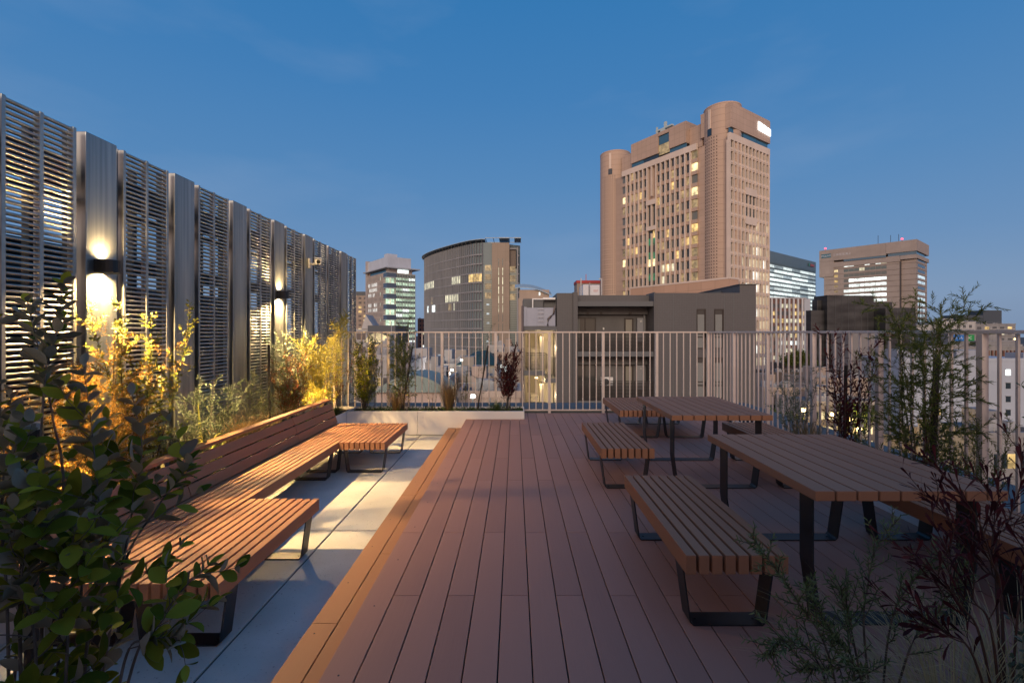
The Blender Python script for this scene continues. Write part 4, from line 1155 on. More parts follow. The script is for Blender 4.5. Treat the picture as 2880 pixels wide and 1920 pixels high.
# rounded shafts
def shaft(cx, cy, r_, z1, slot):
    b = MB(); n_ = 40
    pts = [(cx + r_*math.cos(2*math.pi*i/n_), cy + r_*math.sin(2*math.pi*i/n_)) for i in range(n_)]
    b.prism(pts, 0, z1 - GND)
    b.prism([(cx + (p[0]-cx)*1.012, cy + (p[1]-cy)*1.012) for p in pts], z1 - GND + .01, z1 - GND + .5)
    o = b.build('corner_shaft', C_SHAFT, T.r); return o
C_SHAFT = D.materials.new('shaft_tile'); C_SHAFT.use_nodes = True
mS = C_SHAFT; t = N(mS, 'ShaderNodeTexCoord'); sx_ = N(mS, 'ShaderNodeSeparateXYZ'); L(mS, t.outputs['Object'], sx_.inputs[0])
P(mS).inputs['Roughness'].default_value = .7
wv = N(mS, 'ShaderNodeMath', operation='WRAP'); wv.inputs[1].default_value = 0; wv.inputs[2].default_value = 2.275; L(mS, sx_.outputs['Z'], wv.inputs[0])
lt = N(mS, 'ShaderNodeMath', operation='LESS_THAN'); lt.inputs[1].default_value = .12; L(mS, wv.outputs[0], lt.inputs[0])
mxs = N(mS, 'ShaderNodeMixRGB'); mxs.inputs[1].default_value = (.47, .342, .262, 1); mxs.inputs[2].default_value = (.30, .215, .165, 1); L(mS, lt.outputs[0], mxs.inputs[0]); L(mS, mxs.outputs[0], P(mS).inputs['Base Color'])
sh1 = shaft(6.4, 6.4, 6.35, 82.9, 1); sh2 = shaft(6.0, 59.2, 6.8, 82.9, 1)
# small square holes down the shafts, a slot near their tops
def shaft_holes(parent, cx, cy, r_, a0, a1, na, z0, z1, dz):
    b = MB(); z = z0
    while z < z1:
        for i in range(na):
            a = a0 + (a1-a0)*i/(na-1); ca, sa = math.cos(a), math.sin(a)
            c = Vector((cx + (r_+.01)*ca, cy + (r_+.01)*sa, z - GND)); tv = Vector((-sa, ca, 0))*.17; uz = Vector((0, 0, .17)); nv = Vector((ca, sa, 0))*.02
            p = [c - tv - uz, c + tv - uz, c + tv + uz, c - tv + uz]
            b.hexa([p[0]-nv*3, p[1]-nv*3, p[1]+nv, p[0]+nv, p[3]-nv*3, p[2]-nv*3, p[2]+nv, p[3]+nv])
        z += dz
    b.build('vent_hole', M_VOID, parent, kind='stuff')
shaft_holes(sh1, 6.4, 6.4, 6.35, R(150), R(195), 6, GND + 30, 72, 1.14)
shaft_holes(sh2, 6.0, 59.2, 6.8, R(178), R(222), 6, GND + 30, 72, 1.14)
for sh, cx, cy, r_, aa in ((sh1, 6.4, 6.4, 6.35, R(170)), (sh2, 6.0, 59.2, 6.8, R(205))):
    b = MB(); ca, sa = math.cos(aa), math.sin(aa); c = Vector((cx + r_*ca, cy + r_*sa, 0)); tv = Vector((-sa, ca, 0)); nv = Vector((ca, sa, 0))
    p = [c - tv*.9 - nv*.4, c + tv*.9 - nv*.4, c + tv*.9 + nv*.12, c - tv*.9 + nv*.12]
    b.hexa([(q.x, q.y, 72.5 - GND) for q in p] + [(q.x, q.y, 75 - GND) for q in p]); b.build('slot_window', M_GLASS, sh)
    b = MB(); p = [c - tv*.5 - nv*.4, c + tv*.5 - nv*.4, c + tv*.5 + nv*.25, c - tv*.5 + nv*.25]
    b.hexa([(q.x, q.y, 75.1 - GND) for q in p] + [(q.x, q.y, 82 - GND) for q in p]); b.build('slot_pier', C_TANL, sh)
# glowing roof sign, rooftop crane
b = MB()
for i in range(6): b.box(18.9 + i*1.5, 20.2 + i*1.5, -.42, -.1, 76.6 - GND - .08*i, 79.8 - GND - .18*i)
b.build('lit_sign', emis('sign_white', (.86, .95, 1), 3.0), T.r, bevel=.3)
T.part('rooftop_crane', mat('crane_paint', (.42, .50, .50), .6), (3, 5, 29.5, 31.5, 82.0, 84.2), (3.2, 4.6, 26, 34, 84.25, 84.8), (3.4, 4.2, 29, 30, 84.85, 87), (3, 3.6, 33, 33.6, 82, 86))

# tan annex in front of the tower
A = Bld('tan_annex', 'low peach-coloured annex block in front of the tan tower', 59.9, 128, TH)
A.part('wall', panelled('peach_panel', (.50, .32, .22), (.53, .34, .235), 4.4, 6, .7, .75, .05), (0, 4.5, 0, 36, GND, 16.4))
A.part('coping', C_TANL, (-.1, 4.6, -.1, 36.1, 16.42, 16.9))
A.flush()

# ---- far right beige office slab with two red lamps
TH2 = math.atan2(.62, .785)
C_BEI = panelled('beige_stone', (.34, .285, .255), (.365, .305, .27), 3.2, 2.16, .86, .8, .03)
C_SEAM = mat('dark_seam', (.07, .06, .06), .8)
I = Bld('beige_office_slab', 'wide beige stone office slab on the right with two red lamps on its roof', 306.8, 350, TH2, 'tower')
I.part('wall', C_BEI, (.8, 40, 10.5, 62, GND, 61.5), (2.0, 38.5, .8, 10.4, GND, 57.9))
I.part('crown', C_BEI, (0, 41, 18.9, 65.3, 62.9, 72.6), (0, 41, 0, 18.8, 63.9, 72.6), (0, 41, 54.5, 65.3, 49.5, 62.8), (0, 41, 0, 10, 58.2, 61.2), (.1, .7, 10.1, 62, 57, 60.6))
I.win('L', .3, 17.8, 61.3, 63.8, M_GLASSB, at_=.9); I.win('R', .5, 30, 61.3, 63.8, M_GLASSB, at_=.9)
I.win('L', 18.9, 47.3, 61.2, 62.8, M_GLASSB, at_=.3)
bx = []
zr = [57.9 - 4.33*k for k in range(20)]
for z in zr: bx.append((.65, .85, 10.6, 62, z - 2.75, z - 2.60)); bx.append((1.85, 2.1, .8, 10.4, z - 2.75, z - 2.60)); bx.append((1.6, 38, .65, .85, z - 2.75, z - 2.60))
I.part('joint', C_SEAM, *bx); I.part('recess', C_SEAM, (.7, 2, 9.6, 10.4, GND, 57))
rg = random.Random(8)
for k, z in enumerate(zr):
    nseg = 8
    for i in range(nseg):
        a0 = 18.6 + i*29/nseg; a1 = a0 + 29/nseg - .22
        j = nseg-1-i        # from the far end
        if k == 0: m = [G_WHITE, G_WHITE, M_CURT, M_CURT, G_WHITE, M_CURT, G_WHITE, G_CREAM][j]
        elif k == 1: m = G_CREAM if j == 3 else M_GLASSG
        elif k == 2: m = M_CURT
        else: m = M_CURT if (k in (3, 4) and j == 0) else G_WHITE
        I.win('L', a0, a1, z - 1.25, z + 1.15, m, at_=.8)
    I.win('L', 51.7, 54.3, z - .9, z + 1.2, G_HOT if k < 2 else G_AMB if k > 3 else G_WARM, at_=.8)
    I.win('R', 7, 31, z - 1.1, z + 1.1, M_GLASS if k < 3 else rg.choice([G_COOL, G_COOL, G_COOL, M_GLASS]), at_=.8)
I.flush(96)
for (u, zz) in ((61, 72.6), (9.0, 72.6)):
    o = I.part('beacon_mast', M_DARKST, (.6, 1.0, u - .2, u + .2, zz, zz + 1.0))
    b = MB(); b.box(.2, 1.4, u - .6, u + .6, zz + 1.0 - GND, zz + 2.2 - GND); b.build('red_beacon', emis('beacon_red', (1, .05, .08), 6.0), o, bevel=.3)
for u in (24, 16, 11): I.part('roof_mast', M_DARKST, (1, 1.25, u, u + .25, 72.6, 78 + (u % 5)*.4))
# signboard and lettering on the crown
I.part('sign_board', mat('teal_sign', (.02, .14, .20), .5), (-.25, -.02, 56.6, 63.6, 65.9, 69.2))
def text(body, parent, loc, rot, size, m, name='sign_lettering', ext=.02, font=None, align='CENTER'):
    cu = D.curves.new(name, 'FONT'); cu.body = body; cu.size = size; cu.extrude = ext; cu.align_x = align; cu.align_y = 'CENTER'
    if font: cu.font = font
    o = D.objects.new(name, cu); COL.objects.link(o)
    dg = bpy.context.evaluated_depsgraph_get(); me = D.meshes.new_from_object(o.evaluated_get(dg))
    D.objects.remove(o)
    me.materials.clear(); me.materials.append(m)
    q = D.objects.new(name, me); COL.objects.link(q); q.parent = parent; q.location = loc; q.rotation_euler = rot
    return q
M_LET = mat('pale_letters', (.62, .62, .66), .5)
text('MS&AD', I.r, (-.32, 60.1, 67.4 - GND), (R(90), 0, R(-90)), 2.3, M_LET)
text('三井住友海上', I.r, (-.08, 48.5, 67.4 - GND), (R(90), 0, R(-90)), 2.2, M_LET)

# ---- blue glass office with rows of white light
Gl = Bld('glass_office', 'long blue glass office with bright white floors, right of the tan tower', 223.5 - 12*.785, 400 - 12*.62, TH2, 'tower')
Gl.part('frame', mat('glass_office_frame', (.10, .15, .18), .3, .3), (0, 115, .5, 30, GND, 71.7))
Gl.part('crown_screen', mat('glass_screen', (.16, .25, .33), .25, .4), (-.1, 115.1, .1, 30.1, 62.5, 72.4))
bx = []
for i in range(116): bx.append((i*1.0, i*1.0 + .10, -.14, .02, GND, 72.3))
Gl.part('mullion', mat('mullion', (.20, .27, .32), .4, .4), *bx)
rg = random.Random(14)
for k in range(22):
    z = 59.5 - 3.9*k
    for i in range(6):
        Gl.win('R', i*19.2 + .1, i*19.2 + 19.1, z - 1.1, z + 1.35, G_WHITE if rg.random() < .7 else G_COOL, out=.05, at_=.5)
bx = [(0, 115, .3, .6, 59.5 - 3.9*k - 2.3, 59.5 - 3.9*k - 1.2) for k in range(22)]
Gl.part('floor_edge', mat('floor_edge', (.05, .07, .08), .4), *bx)
Gl.flush(96)
Gl.part('sign_board', mat('sign_green', (.05, .22, .18), .5), (95, 98, -.8, -.5, 66.6, 69.6))
Gl.part('sign_board', mat('sign_red', (.35, .08, .08), .5), (99.5, 109, -.8, -.5, 66.8, 69.2))

# ---- brown and white striped office
Sx = Bld('striped_office', 'office with brown and white vertical stripes and small lit windows, right of the tan tower', 118, 219, R(6), 'building')
Sx.part('wall', mat('brown_panel', (.17, .085, .07), .7), (0, 22.5, .3, 14, GND, 17.6))
Sx.part('side_wall', mat('pale_blue_wall', (.42, .45, .50), .6), (21.8, 25, .1, 13, GND, 17.7))
Sx.part('roof_edge', mat('roof_edge_white', (.5, .5, .52), .6), (-.1, 22.6, -.35, 14, 17.62, 18.1))
Sx.part('stripe', mat('white_stripe', (.55, .56, .58), .5), *[(i*2.25, i*2.25 + .85, -.3, .4, GND, 17.6) for i in range(10)])
rg = random.Random(9)
for k in range(13):
    z = 14.2 - 3.55*k
    for i in range(10):
        m = rg.choice([G_WARM, G_CREAM, M_GLASS, G_WARM, M_GLASS, G_AMB]) if k < 5 else rg.choice([G_CREAM, G_WHITE, M_GLASS])
        Sx.win('R', i*2.25 + .95, i*2.25 + 2.1, z - 1.0, z + .9, m, at_=.3)
Sx.flush(96)

# ---- black netted building
Bk = Bld('black_glass_block', 'black glass block in several steps, in front of the beige office slab', 80.4, 118, R(3), 'building')
M_BLK = mat('black_cladding', (.030, .032, .034), .35, .2); noisy(M_BLK, (.018, .019, .021), (.06, .062, .064), (.25, .25, .9), .5, 6, 0)
Bk.part('main_block', M_BLK, (0, 12.5, 0, 5, GND, 11.0), bevel=.05)
Bk.part('left_block', M_BLK, (-3.6, -.02, 1.0, 3, GND, 7.2), (-1.2, -.03, 2, 4, 7.21, 9.9), bevel=.05)
Bk.part('right_block', M_BLK, (12.52, 20.5, -3.5, 6, GND, 7.6), (12.53, 18.4, 1.0, 14, 7.61, 9.4), bevel=.05)
Bk.part('cladding_rib', mat('grey_rib', (.09, .095, .10), .5), *([(i*1.75 + .3, i*1.75 + .36, -.06, -.002, GND, 11.0) for i in range(7)] + [(12.6 + i*1.5, 12.66 + i*1.5, -3.56, -3.502, GND, 7.6) for i in range(6)] + [(0.02, 12.4, -.05, -.003, z, z + .06) for z in (3.2, -3, -9)]))
Bk.part('roof_rail', mat('grey_rail', (.2, .2, .2), .5), *([(12.6 + i*.8, 12.64 + i*.8, .98, 1.02, 9.4, 10.4) for i in range(8)] + [(12.6, 18.4, .97, 1.03, 10.41, 10.46)]))
Bk.part('roof_hut', mat('grey_hut', (.20, .19, .19), .7), (.8, 9.5, -6, -.2, GND, 1.4), bevel=.03)
rg = random.Random(3)
for k in range(5):
    for i in range(4): Bk.win('R', 10 + i*2.2, 11.4 + i*2.2, -7 - k*3.2, -5.6 - k*3.2, rg.choice([M_GLASS, G_WHITE, M_GLASS, G_CREAM]), at_=-3.5 if i > 1 else 0)
Bk.flush()

# ---- white block, lower right
C_WHB = panelled('shaded_white_panel', (.40, .45, .53), (.42, .47, .55), 3.0, 3.0, .88, .6, .02)  # the block's cool shade is put into this panel colour
Wb = Bld('white_block', 'white panelled block with small square windows, lower right beyond the fence', 84, 100, R(-2))
Wb.part('wall', C_WHB, (0, 42, 0, 26, GND, -4.8))
Wb.part('parapet_wall', C_WHB, (-.1, 42.1, -.1, .3, -4.79, -4.1), (-.1, .3, .31, 26, -4.79, -4.1))
rg = random.Random(17)
for k in range(7):
    z = -7.2 - 2.9*k
    for u in (7.5, 16.5, 22.2, 31, 37):
        if u == 22.2 and k == 0: m = G_WHITE
        else: m = G_HOT if u == 16.5 and k != 3 else rg.choice([M_GLASS, M_GLASS, M_GLASS, G_WARM, M_CURT])
        Wb.win('R', u, u + 1.0, z - .6, z + .65, m)
    for u in (7.5, 16.5, 22.2, 31, 37): Wb.part('window_hood', mat('hood', (.4, .42, .44), .6) if 'hood' not in MATS else MATS['hood'], (u - .1, u + 1.1, -.25, -.01, z + .72, z + .82))
Wb.flush(); 
Wb.part('rain_pipe', mat('blue_pipe', (.18, .26, .36), .5), *[(33.2 + i*1.3, 33.4 + i*1.3, -.3, -.1, GND, -5) for i in range(3)])
mat('roof_plant', (.30, .32, .36), .6)
for q in ((4, 9, 6, 10, -4.79, -2.5), (12, 16, 8, 12, -4.79, -1.8), (20, 27, 9, 13, -4.79, -2.7), (30, 33, 4, 8, -4.79, -3.2)): Wb.part('roof_unit', MATS['roof_plant'], q)

# buildings behind the white block, at the right
def simple(name, label, x0, x1, y, dep, ztop, wallm, rows, cols, litp, seed, wh=1.5, ww=1.4, zfirst=None, pitch=3.2, th=0.0, glows=(G_WARM, G_CREAM, G_WHITE), group=None, cat='building', roof=True, dark=M_GLASS, marg=1.0, limit=60):
    B_ = Bld(name, label, x0, y, th, cat, group); w = x1 - x0
    B_.part('wall', wallm, (0, w, 0, dep, GND, ztop))
    rg = random.Random(seed)
    if roof:
        rm = MATS.get('flat_roof') or mat('flat_roof', (.16, .16, .17), .9)
        B_.part('roof', rm, (.2, w - .2, .2, dep - .2, ztop + .003, ztop + .12))
        B_.part('roof_edge', wallm, (-.12, w + .12, -.12, .18, ztop + .002, ztop + .55), (-.12, .18, .19, dep, ztop + .002, ztop + .55), (w - .18, w + .12, .19, dep, ztop + .002, ztop + .55))
        hx = rg.uniform(.15, .5)*w; B_.part('roof_hut', wallm, (hx, hx + .25*w, dep*.35, dep*.7, ztop + .13, ztop + 2.3))
        um = MATS.get('roof_unit_grey') or mat('roof_unit_grey', (.34, .35, .37), .6)
        for q in range(rg.randint(3, 6)):
            ux, uy = rg.uniform(.05, .9)*w, rg.uniform(.4, dep*.33); ul = rg.uniform(.5, 1.4)
            B_.part('roof_unit', um, (ux, min(ux + ul, w - .3), uy, uy + .6, ztop + .14, ztop + rg.uniform(.8, 1.5)))
        for q in range(rg.randint(1, 3)):
            ux = rg.uniform(.05, .95)*w; B_.part('rain_pipe', um, (ux, ux + .09, -.14, -.04, GND, ztop))
        B_.part('roof_rail', um, (0, w, -.08, -.03, ztop + 1.15, ztop + 1.2), *[(i*w/8, i*w/8 + .04, -.08, -.03, ztop + .56, ztop + 1.149) for i in range(9)])
        if rg.random() < .5: ux = rg.uniform(.2, .8)*w; B_.part('aerial', um, (ux, ux + .05, dep*.5, dep*.5 + .05, ztop + 2.31, ztop + rg.uniform(3.5, 5)))
    z0 = zfirst if zfirst is not None else ztop - 1.8
    for k in range(rows):
        for i in range(cols):
            c = marg + (w - 2*marg)*(i + .5)/cols
            m = rg.choice(glows) if rg.random() < litp else dark
            B_.win('R', c - ww/2, c + ww/2, z0 - k*pitch - wh/2, z0 - k*pitch + wh/2, m, out=.05)
    B_.flush(limit)
    return B_
M_GREYW = mat('grey_render', (.24, .24, .25), .8); noisy(M_GREYW, (.20, .20, .21), (.28, .28, .29), (1, 1, .4), .3, 6)
M_TANW = mat('tan_render', (.36, .29, .235), .8); noisy(M_TANW, (.32, .255, .21), (.40, .32, .26), (1, 1, .4), .3, 6)
M_WHW = mat('white_render', (.42, .42, .42), .75); noisy(M_WHW, (.32, .32, .32), (.46, .455, .45), (1, 1, .3), .25, 7)
M_NAVY = mat('navy_cladding', (.05, .065, .085), .5)
M_BRK = mat('brown_brick', (.18, .09, .065), .8); noisy(M_BRK, (.15, .075, .055), (.21, .105, .075), (1, 1, 3), .8, 4)
s1 = simple('grey_flats', 'dark grey apartment block with stepped rooftop boxes at the right edge', 232, 262, 240, 20, 5.5, M_GREYW, 8, 7, .25, 21, ww=2.2, pitch=3.0)
s1.part('roof_plant', M_NAVY, (2.5, 17, 4, 12, 5.7, 10.6), (17.1, 27, 4, 12, 5.7, 13.2))
s1.part('balcony_edge', M_WHW, *[(16, 29, -.6, .1, 3.0 - 3.0*k, 3.3 - 3.0*k) for k in range(8)])
s2 = simple('sign_building', 'grey building carrying a blue and green roof sign, beyond the white block', 189, 212, 200, 16, .6, M_GREYW, 3, 4, .1, 22, zfirst=-6)
s2.part('sign_board', mat('sign_blue', (.02, .17, .52), .4), (.5, 6.5, -.4, -.2, -2.3, .4))
s2.part('sign_board', mat('sign_lawn', (.0, .26, .06), .4), (6.55, 11, -.4, -.2, -2.3, .4))
text('くらしん', s2.r, (3.5, -.43, -.95 - GND), (R(90), 0, 0), 1.3, mat('sign_white_paint', (.8, .8, .8), .5))
text('DC', s2.r, (8.7, -.43, -.95 - GND), (R(90), 0, 0), 1.7, MATS['sign_white_paint'])
s3 = simple('pale_flats', 'pale low block with a thin aerial mast, right of the beige office slab', 206, 226, 225, 16, 6.2, M_WHW, 6, 6, .2, 23)
s3.part('aerial_mast', M_DARKST, (-5, -4.8, 3, 3.2, 4, 18), (-3.6, -3.4, 3, 3.2, 4, 15), (-5.5, -1.8, 3.3, 3.5, 12, 12.2))
s3.part('lower_wing', M_WHW, (-8, -.1, 1, 12, GND, 5.3))
s4 = simple('brown_louvre_building', 'low building with upright brown slats, behind the roof of the white block', 150, 205, 165, 12, -4.0, M_GREYW, 1, 10, .3, 24, zfirst=-9)
s4.part('slat_screen', M_BRK, *[(1 + i*1.35, 1.45 + i*1.35, -.5, -.1, -9.5, -5) for i in range(38)])
for (u, nm) in ((36.0, 'first'), (43.0, 'second')):
    s4.part('lit_sign', emis('sign_electric_blue', (.15, .2, 1), 2.5) if 'sign_electric_blue' not in MATS else MATS['sign_electric_blue'], (u, u + 4.2, -.9, -.6, -11.6, -10.0))
    q = text('すみれ' if u < 40 else 'サンライズ', s4.r, (u + 2.1, -.95, -10.8 - GND), (R(90), 0, 0), 1.2 if u < 40 else .8, MATS.get('sign_glow') or emis('sign_glow', (.9, .93, 1), 3.0))
s5 = simple('distant_tan_block', 'tan building with a curved metal roof behind the grey apartment house', 1.0, 19.0, 130, 12, 11.2, M_TANW, 10, 5, .2, 25, ww=1.2, roof=False, wh=1.2)
s5.part('upper_storey', M_TANW, (.3, 8.9, 2, 10, 11.22, 13.7)); s5.part('window_lit', G_WHITE, (5.9, 6.3, 1.9, 2.2, 12.1, 13.0)); s5.part('louvre', M_GREYW, (7.3, 8.0, 1.92, 2.2, 12.2, 12.9))
b = MB(); n_ = 12
for i in range(n_):
    a0 = i/n_; a1 = (i+1)/n_
    f = lambda a: (-1.0 + 10.6*a, 13.3 + 2.3*math.sin(math.pi*(.30 + a*.60)) - 1.0*a)
    (xa, za), (xb, zb_) = f(a0), f(a1)
    b.hexa([(xa, 1.2, za - 1.1 - GND), (xb, 1.2, zb_ - 1.1 - GND), (xb, 6, zb_ + .3 - GND), (xa, 6, za + .3 - GND), (xa, 1.2, za - .95 - GND), (xb, 1.2, zb_ - .95 - GND), (xb, 6, zb_ + .45 - GND), (xa, 6, za + .45 - GND)])
b.build('curved_roof', mat('zinc_roof', (.36, .46, .50), .5, 0), s5.r, smooth=False)
s6 = simple('distant_cream_block', 'cream block with a red roof edge and mast, left of the tan tower', 40.6, 56, 300, 14, 33.5, M_TANW, 6, 3, .2, 26)
s6.part('red_edge', mat('red_paint', (.45, .05, .04), .6), (-.3, 15.5, -.4, 14, 33.6, 35.4)); s6.part('beacon_mast', mat('beacon_paint', (.6, .12, .08), .6), (6.4, 6.8, 4, 4.4, 35.5, 40))
# white water tanks on a roof behind the grey house
Tk = Bld('water_tank', 'white rooftop water tanks with pipes, left of the tan tower', 6.4, 44.0, 0, 'water tank', zb=-28)
Tk.part('tank', mat('tank_white', (.60, .61, .64), .45), (.12, .72, 0, 2.5, 3.9, 6.05), (.76, 1.74, -.2, 2.6, 3.9, 6.0), bevel=.08)
Tk.part('pipe', mat('pipe_grey', (.35, .36, .38), .4, .5), (-.15, -.07, -.4, -.3, 3.9, 6.6), (1.82, 1.90, -.4, -.3, 3.9, 6.5), (1.6, 1.90, -.4, -.3, 6.51, 6.6), (.72, .755, -.35, -.28, 3.9, 6.2), (.6, .95, -.36, -.27, 4.9, 4.95))
Tk.part('label_plate', mat('red_print', (.5, .12, .10), .6), (1.1, 1.35, -.215, -.205, 5.45, 5.49), (1.38, 1.55, -.215, -.205, 5.45, 5.49), (1.1, 1.5, -.215, -.205, 5.35, 5.38))
Tk.part('base_block', M_GREYW, (-.3, 2.1, -.8, 5, GND, 3.88))
# ---- white and green glass block, left of centre
Wg = Bld('white_green_office', 'white office with a lit pale green glass corner and white rooftop box', -94.6, 340, TH2, 'tower')
M_PINKW = panelled('pinkish_panel', (.42, .37, .35), (.45, .40, .38), 4, 4, .85, .7, .03)
M_WBOX = panelled('white_screen', (.50, .53, .58), (.53, .56, .61), 1.2, 3, .9, .5, .03)
Wg.part('wall', M_PINKW, (.6, 22.6, 6.5, 42.6, GND, 46.0), (6.8, 22.5, .7, 6.4, GND, 45.9))
Wg.part('end_wall', M_PINKW, (-.3, 4, 41, 43.4, GND, 59))
Wg.part('roof_slab', mat('roof_slab_grey', (.42, .44, .47), .5), (-2.2, 25.5, -2.6, 44, 49.2, 50.0))
Wg.part('roof_storey', M_PINKW, (1.5, 21, 2, 40, 46.1, 49.1))
Wg.part('rooftop_box', M_WBOX, (.8, 19.5, 1.0, 42, 50.05, 58.0), (3, 11, 7, 13, 58.05, 61.2))
rg = random.Random(31)
bx = []
for i in range(15): bx.append((.1, .59, 7.2 + i*2.42, 7.2 + i*2.42 + .9, GND, 46.3))
Wg.part('pier', M_PINKW, *bx)
for k in range(19):
    z = 42.6 - 3.95*k
    for i in range(14):
        a0 = 8.15 + i*2.42
        lit = (k in (1, 2, 3, 5, 6) and 4 < i < 13 and rg.random() < .75)
        m = G_WHITE if lit else (G_GREEN if i == 2 and rg.random() < .6 else rg.choice([M_GLASSG, M_GLASS, M_CURT]))
        Wg.win('L', a0, a0 + 1.4, z - 1.3, z + 1.3, m, at_=.6)
Wg.win('R', 9, 18, 46.4, 49, G_WHITE, at_=2.0)
Wg.win('L', 6, 38, 46.6, 48.9, M_GLASSB, at_=1.5)
bx = []
for k in range(10):
    z = 45.2 - 7.9*k
    bx.append((-.4, 6.75, -.5, 6.4, z - 2.6, z + .6))
o = Wg.part('balcony', mat('balcony_glass', (.10, .13, .17), .2, .3), *bx)
Wg.part('balcony_edge', mat('pale_edge', (.55, .57, .55), .5), *[(-.6, 6.85, -.65, 6.5, 45.2 - 7.9*k + dz, 45.2 - 7.9*k + dz + .35) for k in range(10) for dz in (-2.96, .61)])
for k in range(9):
    z = 45.2 - 7.9*k
    Wg.win('R', .2, 6.7, z - 7.0, z - 3.0, G_GREEN, at_=3.0); Wg.win('L', 1.0, 6.3, z - 7.0, z - 3.0, G_CREAM, at_=3.0)
    for (q, w_) in ((z - 4.0, 1), (z - 7.6, 0)):
        for i in range(3):
            Wg.win('R', 6.9 + i*5.2, 6.9 + i*5.2 + 5.1, q - 1.6, q + 1.5, rg.choice([G_GREEN, G_GREEN, G_WHITE]) if i < 2 or w_ else G_GREEN, at_=.7)
Wg.part('mullion', mat('pale_mullion', (.40, .45, .43), .4), *[(6.9 + i*1.3, 7.05 + i*1.3, -.25, .63, GND, 45.9) for i in range(13)])
Wg.part('spandrel_glass', M_GLASSG, *[(6.85, 22.55, .2, .75, 45.2 - 3.95*k - 2.6 + 1.0, 45.2 - 3.95*k - 1.4 + 1.0) for k in range(18)])
Wg.flush(96)

# ---- curved finned building
CbL = [(-8.5, 200.5), (-13.8, 200.2), (-18, 202.2), (-22.5, 206.5), (-27.2, 211.8), (-32, 217.8), (-36.8, 224.0), (-41.2, 230.6), (-44.8, 237), (-47.4, 243), (-48.9, 249), (-49.2, 256)]
Cb = Bld('curved_office', 'grey-brown office with a curved front of upright fins and a thin overhanging roof, centre', 0, 200, 0, 'tower')
loc_ = lambda p: (p[0], p[1] - 200)
face = [loc_(p) for p in CbL]
poly = face + [(-30, 62), (2, 40), (2.4, 7.5)]
M_FIN = mat('grey_brown_fin', (.26, .27, .29), .7); noisy(M_FIN, (.24, .25, .272), (.29, .30, .322), (1, 1, .2), .4, 5)
b = MB(); b.prism([(p[0]*1.0, p[1] + .9) for p in poly], 0, 40.8 - GND); b.build('glass_core', mat('core_glass', (.16, .22, .24), .12, .1), Cb.r)
path = [Vector((p[0], p[1], 0)) for p in face[1:]]
sm = smoothpath(path, 12); tot = plen(sm)
def along(s_):
    acc = 0
    for i in range(len(sm)-1):
        l = (sm[i+1]-sm[i]).length
        if acc + l >= s_: return sm[i].lerp(sm[i+1], (s_-acc)/l), (sm[i+1]-sm[i]).normalized()
        acc += l
    return sm[-1], (sm[-1]-sm[-2]).normalized()
b = MB(); NF = 46
for i in range(NF):
    p, d = along(tot*(i+.3)/NF); n_ = Vector((d.y, -d.x, 0)); n_ = n_ if n_.y < 0 or n_.x < -.2 else -n_
    wd_ = .08 if i < 9 else .13
    q = [p - d*wd_ - n_*.4, p + d*wd_ - n_*.4, p + d*wd_ + n_*.36, p - d*wd_ + n_*.36]
    zt = 40.6
    b.hexa([(v.x, v.y, 0) for v in q] + [(v.x, v.y, zt - GND) for v in q])
b.build('fin', M_FIN, Cb.r)
rg = random.Random(41)
for k in range(17):
    z = 37.5 - 4.05*k; b = MB()
    for i in range(NF):
        p, d = along(tot*(i+.3)/NF); p2, d2 = along(min(tot*(i+1.3)/NF, tot*.999))
        n_ = Vector((d.y, -d.x, 0)); n_ = n_ if n_.y < 0 or n_.x < -.2 else -n_
        a, c = p + n_*.12, p2 + n_*.12
        b.hexa([(a.x, a.y, z - 2.3 - GND), (c.x, c.y, z - 2.3 - GND), (c.x - n_.x*.3, c.y - n_.y*.3, z - 2.3 - GND), (a.x - n_.x*.3, a.y - n_.y*.3, z - 2.3 - GND),
                (a.x, a.y, z - 1.7 - GND), (c.x, c.y, z - 1.7 - GND), (c.x - n_.x*.3, c.y - n_.y*.3, z - 1.7 - GND), (a.x - n_.x*.3, a.y - n_.y*.3, z - 1.7 - GND)])
    b.build('floor_band', M_FIN, Cb.r)
# lit bays between fins: (floor, first bay, last bay, material)
litb = [(3, 0, 4, G_WARM), (3, 9, 13, G_CREAM), (3, 26, 43, G_CREAM), (5, 10, 17, G_CREAM), (5, 27, 28, G_AMB), (6, 14, 15, G_AMB), (6, 25, 27, G_WHITE), (6, 31, 32, G_WHITE), (6, 12, 12, G_CREAM),
        (12, 20, 22, G_COOL), (13, 8, 14, G_COOL), (4, 42, 44, G_AMB)]
for (k, i0, i1, m) in litb:
    z = 37.5 - 4.05*k
    for i in range(i0, i1+1):
        p, d = along(tot*(i+.3)/NF); p2, _ = along(min(tot*(i+1.3)/NF, tot*.999))
        n_ = Vector((d.y, -d.x, 0)); n_ = n_ if n_.y < 0 or n_.x < -.2 else -n_
        c = (p + p2)/2 + n_*.02
        o = D.objects.new('window', unit(m)); COL.objects.link(o); o.parent = Cb.r
        o.location = (c.x, c.y, z - GND + .1); o.scale = ((p2-p).length*.96, .5, 3.3); o.rotation_euler = (0, 0, math.atan2(d.y, d.x))
